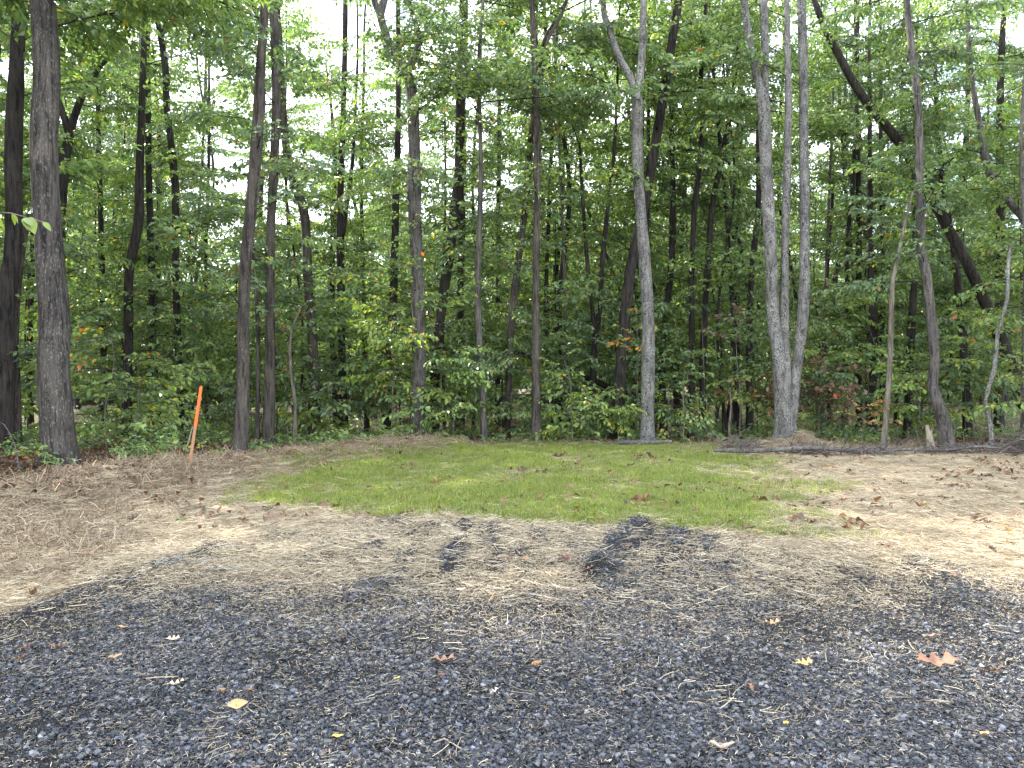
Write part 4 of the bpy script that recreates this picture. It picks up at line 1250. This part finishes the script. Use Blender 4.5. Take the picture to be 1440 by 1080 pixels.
    if a[2] > 50:
        o.rotation_euler = (-.30, .08, 2.95)
        o.location.z += .02
for k in range(210):
    while True:
        x_, y_ = sample(1, 5, 17.5, .3, .6)
        m_ = masks(x_, y_)
        if m_[3][0] < .3 and (m_[0][0] < .5 or rng.random() < .12): break
    p_ = (float(x_[0]), float(y_[0]))
    kind, colr = random.choice(['oak', 'oak', 'ovate', 'curl']), random.choice(['brown', 'dark', 'rust', 'brown', 'tan', 'dark'])
    key = (kind, colr, .6)
    if key not in LM: LM[key] = leaf_geo(kind, 1.0, .6, LCOL[colr]).mesh('fallen_leaf', DRY)
    o = bpy.data.objects.new('fallen_leaf', LM[key]); COL.objects.link(o)
    s = rng.uniform(.06, .15)
    o.location = (*p_, hz(*p_) + .035 + .04 * s); o.rotation_euler = (rng.normal(0, .4), rng.normal(0, .3), rng.random() * 6.28); o.scale = (s, s, s)
    tag(o, 'small dry leaf scattered on the straw and young grass', 'leaf', 'small scattered dry leaves')
# leaf litter of the woods and shredded mulch on the bank
src = []
for q_ in range(6):
    Gl = Geo()
    for i in range(9):
        kind, colr = random.choice(['oak', 'ovate', 'curl']), random.choice(['brown', 'dark', 'rust', 'brown', 'dark'])
        t_ = np.linspace(0, 1, 5); a = rng.uniform(.05, .10); hw = a * .28 * np.sin(math.pi * np.clip(t_, .03, .97))
        zz = .3 * a * rng.random() * np.sin(t_ * 5)
        V = np.vstack([np.stack([t_ * a, hw, zz + hw * rng.uniform(-.2, .9)], 1), np.stack([t_ * a, 0 * t_, zz], 1), np.stack([t_ * a, -hw, zz + hw * rng.uniform(-.2, .9)], 1)])
        V = V @ rotm(rng.random() * 6.28, rng.normal(0, .35), rng.normal(0, .5)).T + np.array([rng.uniform(-.18, .18), rng.uniform(-.18, .18), .01 + .03 * rng.random()])
        j = np.arange(4)
        Gl.add(V, np.concatenate([np.stack([j, j + 5, j + 6, j + 1], 1), np.stack([j + 5, j + 10, j + 11, j + 6], 1)]), np.array(LCOL[colr]) * rng.uniform(.6, 1.1))
    src.append(Gl.obj('litter_cluster', DRY, link=False))
x, y = sample(9000, 8, 30, 2, .7)
fo = masks(x, y)[3]
bd = seg_dist(x, y, BANK)
keep = rng.random(len(x)) < np.maximum(fo * .9, .22 * np.exp(-(bd / .7) ** 2) + .07 * (masks(x, y)[0] < .3))
x, y = x[keep], y[keep]; n = len(x)
scatter('leaf_litter', np.stack([x, y, height(x, y)], 1), np.stack([rng.normal(0, .15, n), rng.normal(0, .15, n), rng.random(n) * 6.28], 1), rng.uniform(.7, 1.3, n), rng.integers(0, 6, n), src,
        'brown dead leaf litter on the forest floor, the bank and the straw', 'leaf litter')
src = []
for q_ in range(6):
    Gl = Geo()
    for i in range(34):
        c = np.array(random.choice([(.36, .28, .19), (.26, .19, .125), (.48, .39, .27), (.17, .125, .09), (.42, .33, .235)])) * rng.uniform(.8, 1.2)
        stalk(Gl, np.array([rng.uniform(-.16, .16), rng.uniform(-.16, .16), .01 + rng.random() * .05]), rng.uniform(.02, .13), rng.uniform(.001, .0035), rng.random() * 6.28, c, rng.normal(0, .05))
    src.append(Gl.obj('mulch_cluster', STRAW, link=False))
x, y = sample(12000, 6, 19, 2, .6)
bd = seg_dist(x, y, BANK)
wgt = np.maximum(np.exp(-(bd / .75) ** 2), .35 * sstep(-3.4, -4.6, x + .15 * (y - 9)) * (1 - masks(x, y)[3]))
edge = np.exp(-((poly_sd(x, y, CLEAR)) / .5) ** 2) * (y > 14) * .8
keep = rng.random(len(x)) < np.maximum(wgt, edge)
x, y = x[keep], y[keep]; n = len(x)
scatter('mulch', np.stack([x, y, height(x, y)], 1), np.stack([rng.normal(0, .2, n), rng.normal(0, .2, n), rng.random(n) * 6.28], 1), rng.uniform(.7, 1.4, n), rng.integers(0, 6, n), src,
        'shredded brown mulch and twigs heaped along the bank and clearing edge', 'mulch')

# ------------------------------------------------------------------ stake, dead wood, paint
foot = gp(266.5, 655)
fz = hz(*foot)
tip = at(283, 543, foot[1])
st = empty('survey_stake', (*foot, fz), label='leaning wooden survey stake with a fluorescent orange top', cat='stake')
d = np.array(tip) - np.array([*foot, fz]); Ls = np.linalg.norm(d); d /= Ls
def lath(name, z0, z1, m, tipped):
    G = Geo(); wx, wy = .024, .007
    side = np.cross(d, [0, 1, 0]); side /= np.linalg.norm(side); fr = np.cross(side, d)
    tw = math.radians(25); side, fr = side * math.cos(tw) + fr * math.sin(tw), fr * math.cos(tw) - side * math.sin(tw)
    zs = [z0, z0 + (z1 - z0) * .5, z1 - (.02 if tipped else 0)] + ([z1] if tipped else [])
    P = []
    for i, z in enumerate(zs):
        k = .55 if tipped and i == 3 else 1
        for a, b in ((-1, -1), (-.8, -1.15), (.8, -1.15), (1, -1), (1, 1), (.8, 1.15), (-.8, 1.15), (-1, 1)):
            P.append(d * z + side * wx * a * k + fr * wy * b * k)
    n = 8; V = np.array(P)
    j = np.arange(n); kk = (j + 1) % n
    for i in range(len(zs) - 1):
        G.add(V if i == 0 else np.zeros((0, 3)), np.stack([j + i * n, kk + i * n, kk + (i + 1) * n, j + (i + 1) * n], 1) - (0 if i == 0 else len(V)))
    t_ = (len(zs) - 1) * n - len(V)
    for base_ in (t_, -len(V)):
        G.add(np.zeros((0, 3)), np.array([[0, 1, 2], [0, 2, 3], [0, 3, 4], [0, 4, 5], [0, 5, 6], [0, 6, 7]]) + base_)
    return G.obj(name, m, st, smooth=False)
lath('lath', -.25, Ls * .49, plain('weathered_lath', (.36, .20, .10), .75, .3, 30, (6, 6, .6)), False)
tag(lath('painted_end', Ls * .49 + .001, Ls, plain('fluorescent_orange', (.85, .16, .035), .6, .35, 30, (5, 5, .7)), True), 'fluorescent orange painted upper half')

def stick(name, label, cat, pts, r, m, twigs=0, tl=(.2, .6), sides=7, bump=.1, group=None, up=.35):
    pts = np.array(pts, float)
    o0 = pts[0].copy()
    P = spline(np.column_stack([pts - o0, np.asarray(r, float)]), .12)
    G = Geo(); V, Q = tube(P[:, :3], P[:, 3], sides, bump); G.add(V, Q)
    # rounded-off ends
    for e in (0, -1):
        c = P[e, :3]; ring = V[:sides] if e == 0 else V[-sides:]
        j = np.arange(sides)
        G.add(np.vstack([ring, c]), np.stack([j, (j + 1) % sides, np.full(sides, sides)], 1))
    root = G.obj(name, m, None, loc=o0)
    tag(root, label, cat, group)
    if twigs:
        G2 = Geo()
        for k in range(twigs):
            i = int(rng.uniform(.1, .98) * (len(P) - 1)); p = P[i, :3]
            a = rng.random() * 6.28; L = rng.uniform(*tl); e = np.array([math.cos(a), .6 * math.sin(a), abs(rng.normal(0, up))]); e /= np.linalg.norm(e)
            q = np.array([p, p + e * L * .4 + rng.normal(0, .05, 3) * L, p + e * L * .75 + rng.normal(0, .09, 3) * L, p + e * L + rng.normal(0, .14, 3) * L])
            q[:, 2] = np.maximum(q[:, 2], P[i, 2] - .03)
            V, Q = tube(q, np.linspace(.009, .003, 4), 4); G2.add(V, Q)
        tag(G2.obj('twigs', m, root), kind='stuff')
    return root
def gpts(px, lift=.03):
    out = []
    for p in px:
        x, y = gp(p[0], p[1] + 2); out.append((x, min(y, 17.3), 0))
    return [(x, y, hz(x, y) + lift) for x, y, _ in out]
GREYW = bark('dead_grey_wood', (.04, .036, .033), (.11, .10, .095), (.32, .32, .30), .8, .52, 30, 4)
DEADW = plain('dead_twigs', (.14, .115, .10), .85, .4, 30)
PALEW = plain('peeled_wood', (.30, .25, .185), .7, .25, 40, (1, 1, .3))
fb = [(1004, 634), (1071, 631), (1138, 627), (1201, 633), (1275, 634), (1330, 633), (1367, 627), (1404, 627)]
pts = []
for i, (px, py) in enumerate(fb):
    p = at(px, py, 15.6 - .1 * math.sin(i)); pts.append((p[0], p[1], hz(p[0], p[1]) + .12 + (.06 if i in (2, 6, 7) else 0)))
stick('fallen_branch', 'long grey lichen spotted branch lying along the back right of the straw', 'branch', pts, [.030, .042, .045, .036, .036, .028, .026, .016], GREYW, 60, (.2, .8), sides=9, bump=.25)
lg = []
for px, py in ((869, 612), (893, 614), (919, 618), (945, 620)):
    p = at(px, py, 17.9); lg.append((p[0], p[1], hz(p[0], p[1]) + .10))
stick('fallen_log', 'pale grey log lying at the foot of the lichen tree', 'log', lg, [.05, .055, .05, .04], GREYW, 4, (.2, .5), sides=10)
lg = []
for px, py in ((780, 613), (820, 616), (866, 616)):
    p = at(px, py, 18.0); lg.append((p[0], p[1], hz(p[0], p[1]) + .05))
stick('fallen_branch', 'thin brown branch lying behind the grass left of the pale grey log', 'branch', lg, [.02, .03, .025], DEADW, 10, (.2, .6))
stick('fallen_stick', 'pale straight stick lying on the right part of the grass', 'stick', gpts([(982, 667), (1003, 666), (1025, 667)]), [.012, .012, .008], PALEW)
stick('fallen_stick', 'dark twig lying on the gravel edge left of the blue paint line', 'stick', gpts([(225, 782), (245, 772), (263, 764)], .02), [.008, .008, .005], DEADW)
stick('fallen_stick', 'red brown twig lying on the straw gravel at far right', 'stick', gpts([(1305, 797), (1325, 800), (1345, 797)], .02), [.007, .007, .004], plain('red_twig', (.12, .06, .04)))
stick('fallen_stick', 'pale split stick on the straw left of the gravel', 'stick', gpts([(76, 808), (90, 806), (104, 807)], .02), [.010, .012, .008], PALEW)
stick('fallen_stick', 'long straw coloured stalk lying flat at the lower left of the gravel', 'stick', gpts([(205, 957), (228, 955), (248, 954)], .015), [.004, .004, .003], PALEW)
stick('fallen_stick', 'long pale stalk lying on the gravel at bottom centre', 'stick', gpts([(610, 1048), (625, 1043), (650, 1058)][:2] + [(650, 1058)], .015), [.004, .004, .003], PALEW)
p0 = gp(259, 637); p1 = at(270.5, 600, p0[1] + .1)
stick('fallen_stick', 'thin pale stick propped behind the orange stake', 'stick', [(*p0, hz(*p0) - .02), tuple((np.array([*p0, hz(*p0)]) + p1) / 2 + np.array([.015, 0, 0])), tuple(p1)], [.016, .014, .011], PALEW)
q = []
for px, py in ((27, 657), (24, 640), (17, 615), (6, 597), (-8, 590)):
    q.append(tuple(at(px, py, 11.6)))
q[0] = (q[0][0], q[0][1], hz(q[0][0], q[0][1]) - .03)
stick('dead_stem', 'thin bare pale stem arching left at the left frame edge below the oak', 'stem', q, [.012, .011, .010, .008, .005], GREYW)
q = [tuple(at(px, py, 24.0)) for px, py in ((660, 468), (700, 486), (760, 507), (830, 533), (900, 566), (985, 606))]
stick('fallen_tree', 'dark dead trunk slanting down to the right behind the middle trunks', 'tree', q, [.05, .07, .08, .09, .10, .12], BARK['dark'], 12, (.4, 1.3), sides=9, up=.8)
q = [tuple(at(px, py, 17.0)) for px, py in ((1310, 632), (1307, 615), (1303, 598))]
q[0] = (q[0][0], q[0][1], hz(q[0][0], q[0][1]) - .05)
sn = stick('broken_stump', 'splintered pale stump beside the foot of the crooked grey trunk', 'stump', q, [.085, .06, .02], PALEW, 0, sides=9, bump=.45)
G = Geo()
for k in range(5):
    a = k * 1.25; b0 = np.array(q[1]) - np.array(q[0]) + np.array([.05 * math.cos(a), .05 * math.sin(a), -.05]); V, Q = tube(np.array([b0, b0 + [.01 * math.cos(a), .01, .16], b0 + [.03 * math.cos(a), .02, .16 + .18 * rng.random()]]), np.array([.022, .014, .002]), 4); G.add(V, Q)
tag(G.obj('splinters', PALEW, sn), kind='stuff')
def brush(name, label, px, Y, w_, d_, h_, n, base_x=None):
    x = (px - 720) / F * Y
    b = np.array([x, Y, hz(x, Y)])
    G = Geo()
    for k in range(n):
        u = rng.normal(0, .42); c = np.array([u * w_, rng.normal(0, .4) * d_, abs(rng.normal(.25, .3)) * h_ * math.exp(-u * u)])
        a = rng.random() * 6.28; e = np.array([math.cos(a), math.sin(a) * .7, rng.normal(0.05, .35)]); L = rng.uniform(.25, .9)
        P = np.array([c - e * L / 2, c - e * L * .15 + rng.normal(0, .05, 3), c + e * L * .2 + rng.normal(0, .06, 3), c + e * L / 2 + rng.normal(0, .08, 3)])
        P[:, 2] = np.maximum(P[:, 2], .01)
        V, Q = tube(P, np.linspace(rng.uniform(.006, .016), .003, 4), 4); G.add(V, Q)
    o = G.obj(name, DEADW, None, loc=b)
    return tag(o, label, 'brush pile')
brush('brush_pile', 'tangled grey brush pile at the right edge below the S bent stem', 1452, 15.8, 1.0, .7, .75, 260)
brush('brush_pile', 'small heap of dark twigs on the long branch in front of the earth mound', 1143, 15.6, .55, .3, .25, 90)
brush('brush_pile', 'low spread of dark twigs before the thin pale leaning stem', 1225, 15.6, .7, .3, .14, 80)
brush('brush_pile', 'low tangle of bare twigs left of the triple tree by the cut stem', 1040, 16.9, .7, .3, .28, 70)
brush('brush_pile', 'low dark twigs scattered at the foot of the crooked grey trunk', 1350, 15.9, .7, .3, .18, 80)

BLUE = attr_mat('blue_marking_paint', .6)
G = Geo()
for line in ([(213, 794), (240, 793), (275, 792), (300, 790), (330, 788)], [(285, 799), (320, 804), (350, 802), (385, 797), (410, 791)]):
    L3 = [gp(*p) for p in line]
    for (xa, ya), (xb, yb) in zip(L3[:-1], L3[1:]):
        for k in range(12):
            t = rng.random()
            x, y = xa + (xb - xa) * t + rng.normal(0, .025), ya + (yb - ya) * t + rng.normal(0, .025)
            c = np.array([.13, .26, .36]) * rng.uniform(.6, 1.2)
            if k % 2: chip(G, np.array([x, y, hz(x, y) + .016]), rng.uniform(.006, .012), c)
            else: stalk(G, np.array([x, y, hz(x, y) + .025]), rng.uniform(.04, .12), .003, rng.random() * 6.28, c)
o = G.obj('paint_mark', BLUE)
tag(o, 'faint blue marking paint sprayed in lines over strawy gravel at left', 'paint mark', kind='stuff')
print('tris', sum(len(o.data.polygons) * 2 for o in SC.objects if o.type == 'MESH'), 'objects', len(SC.objects))
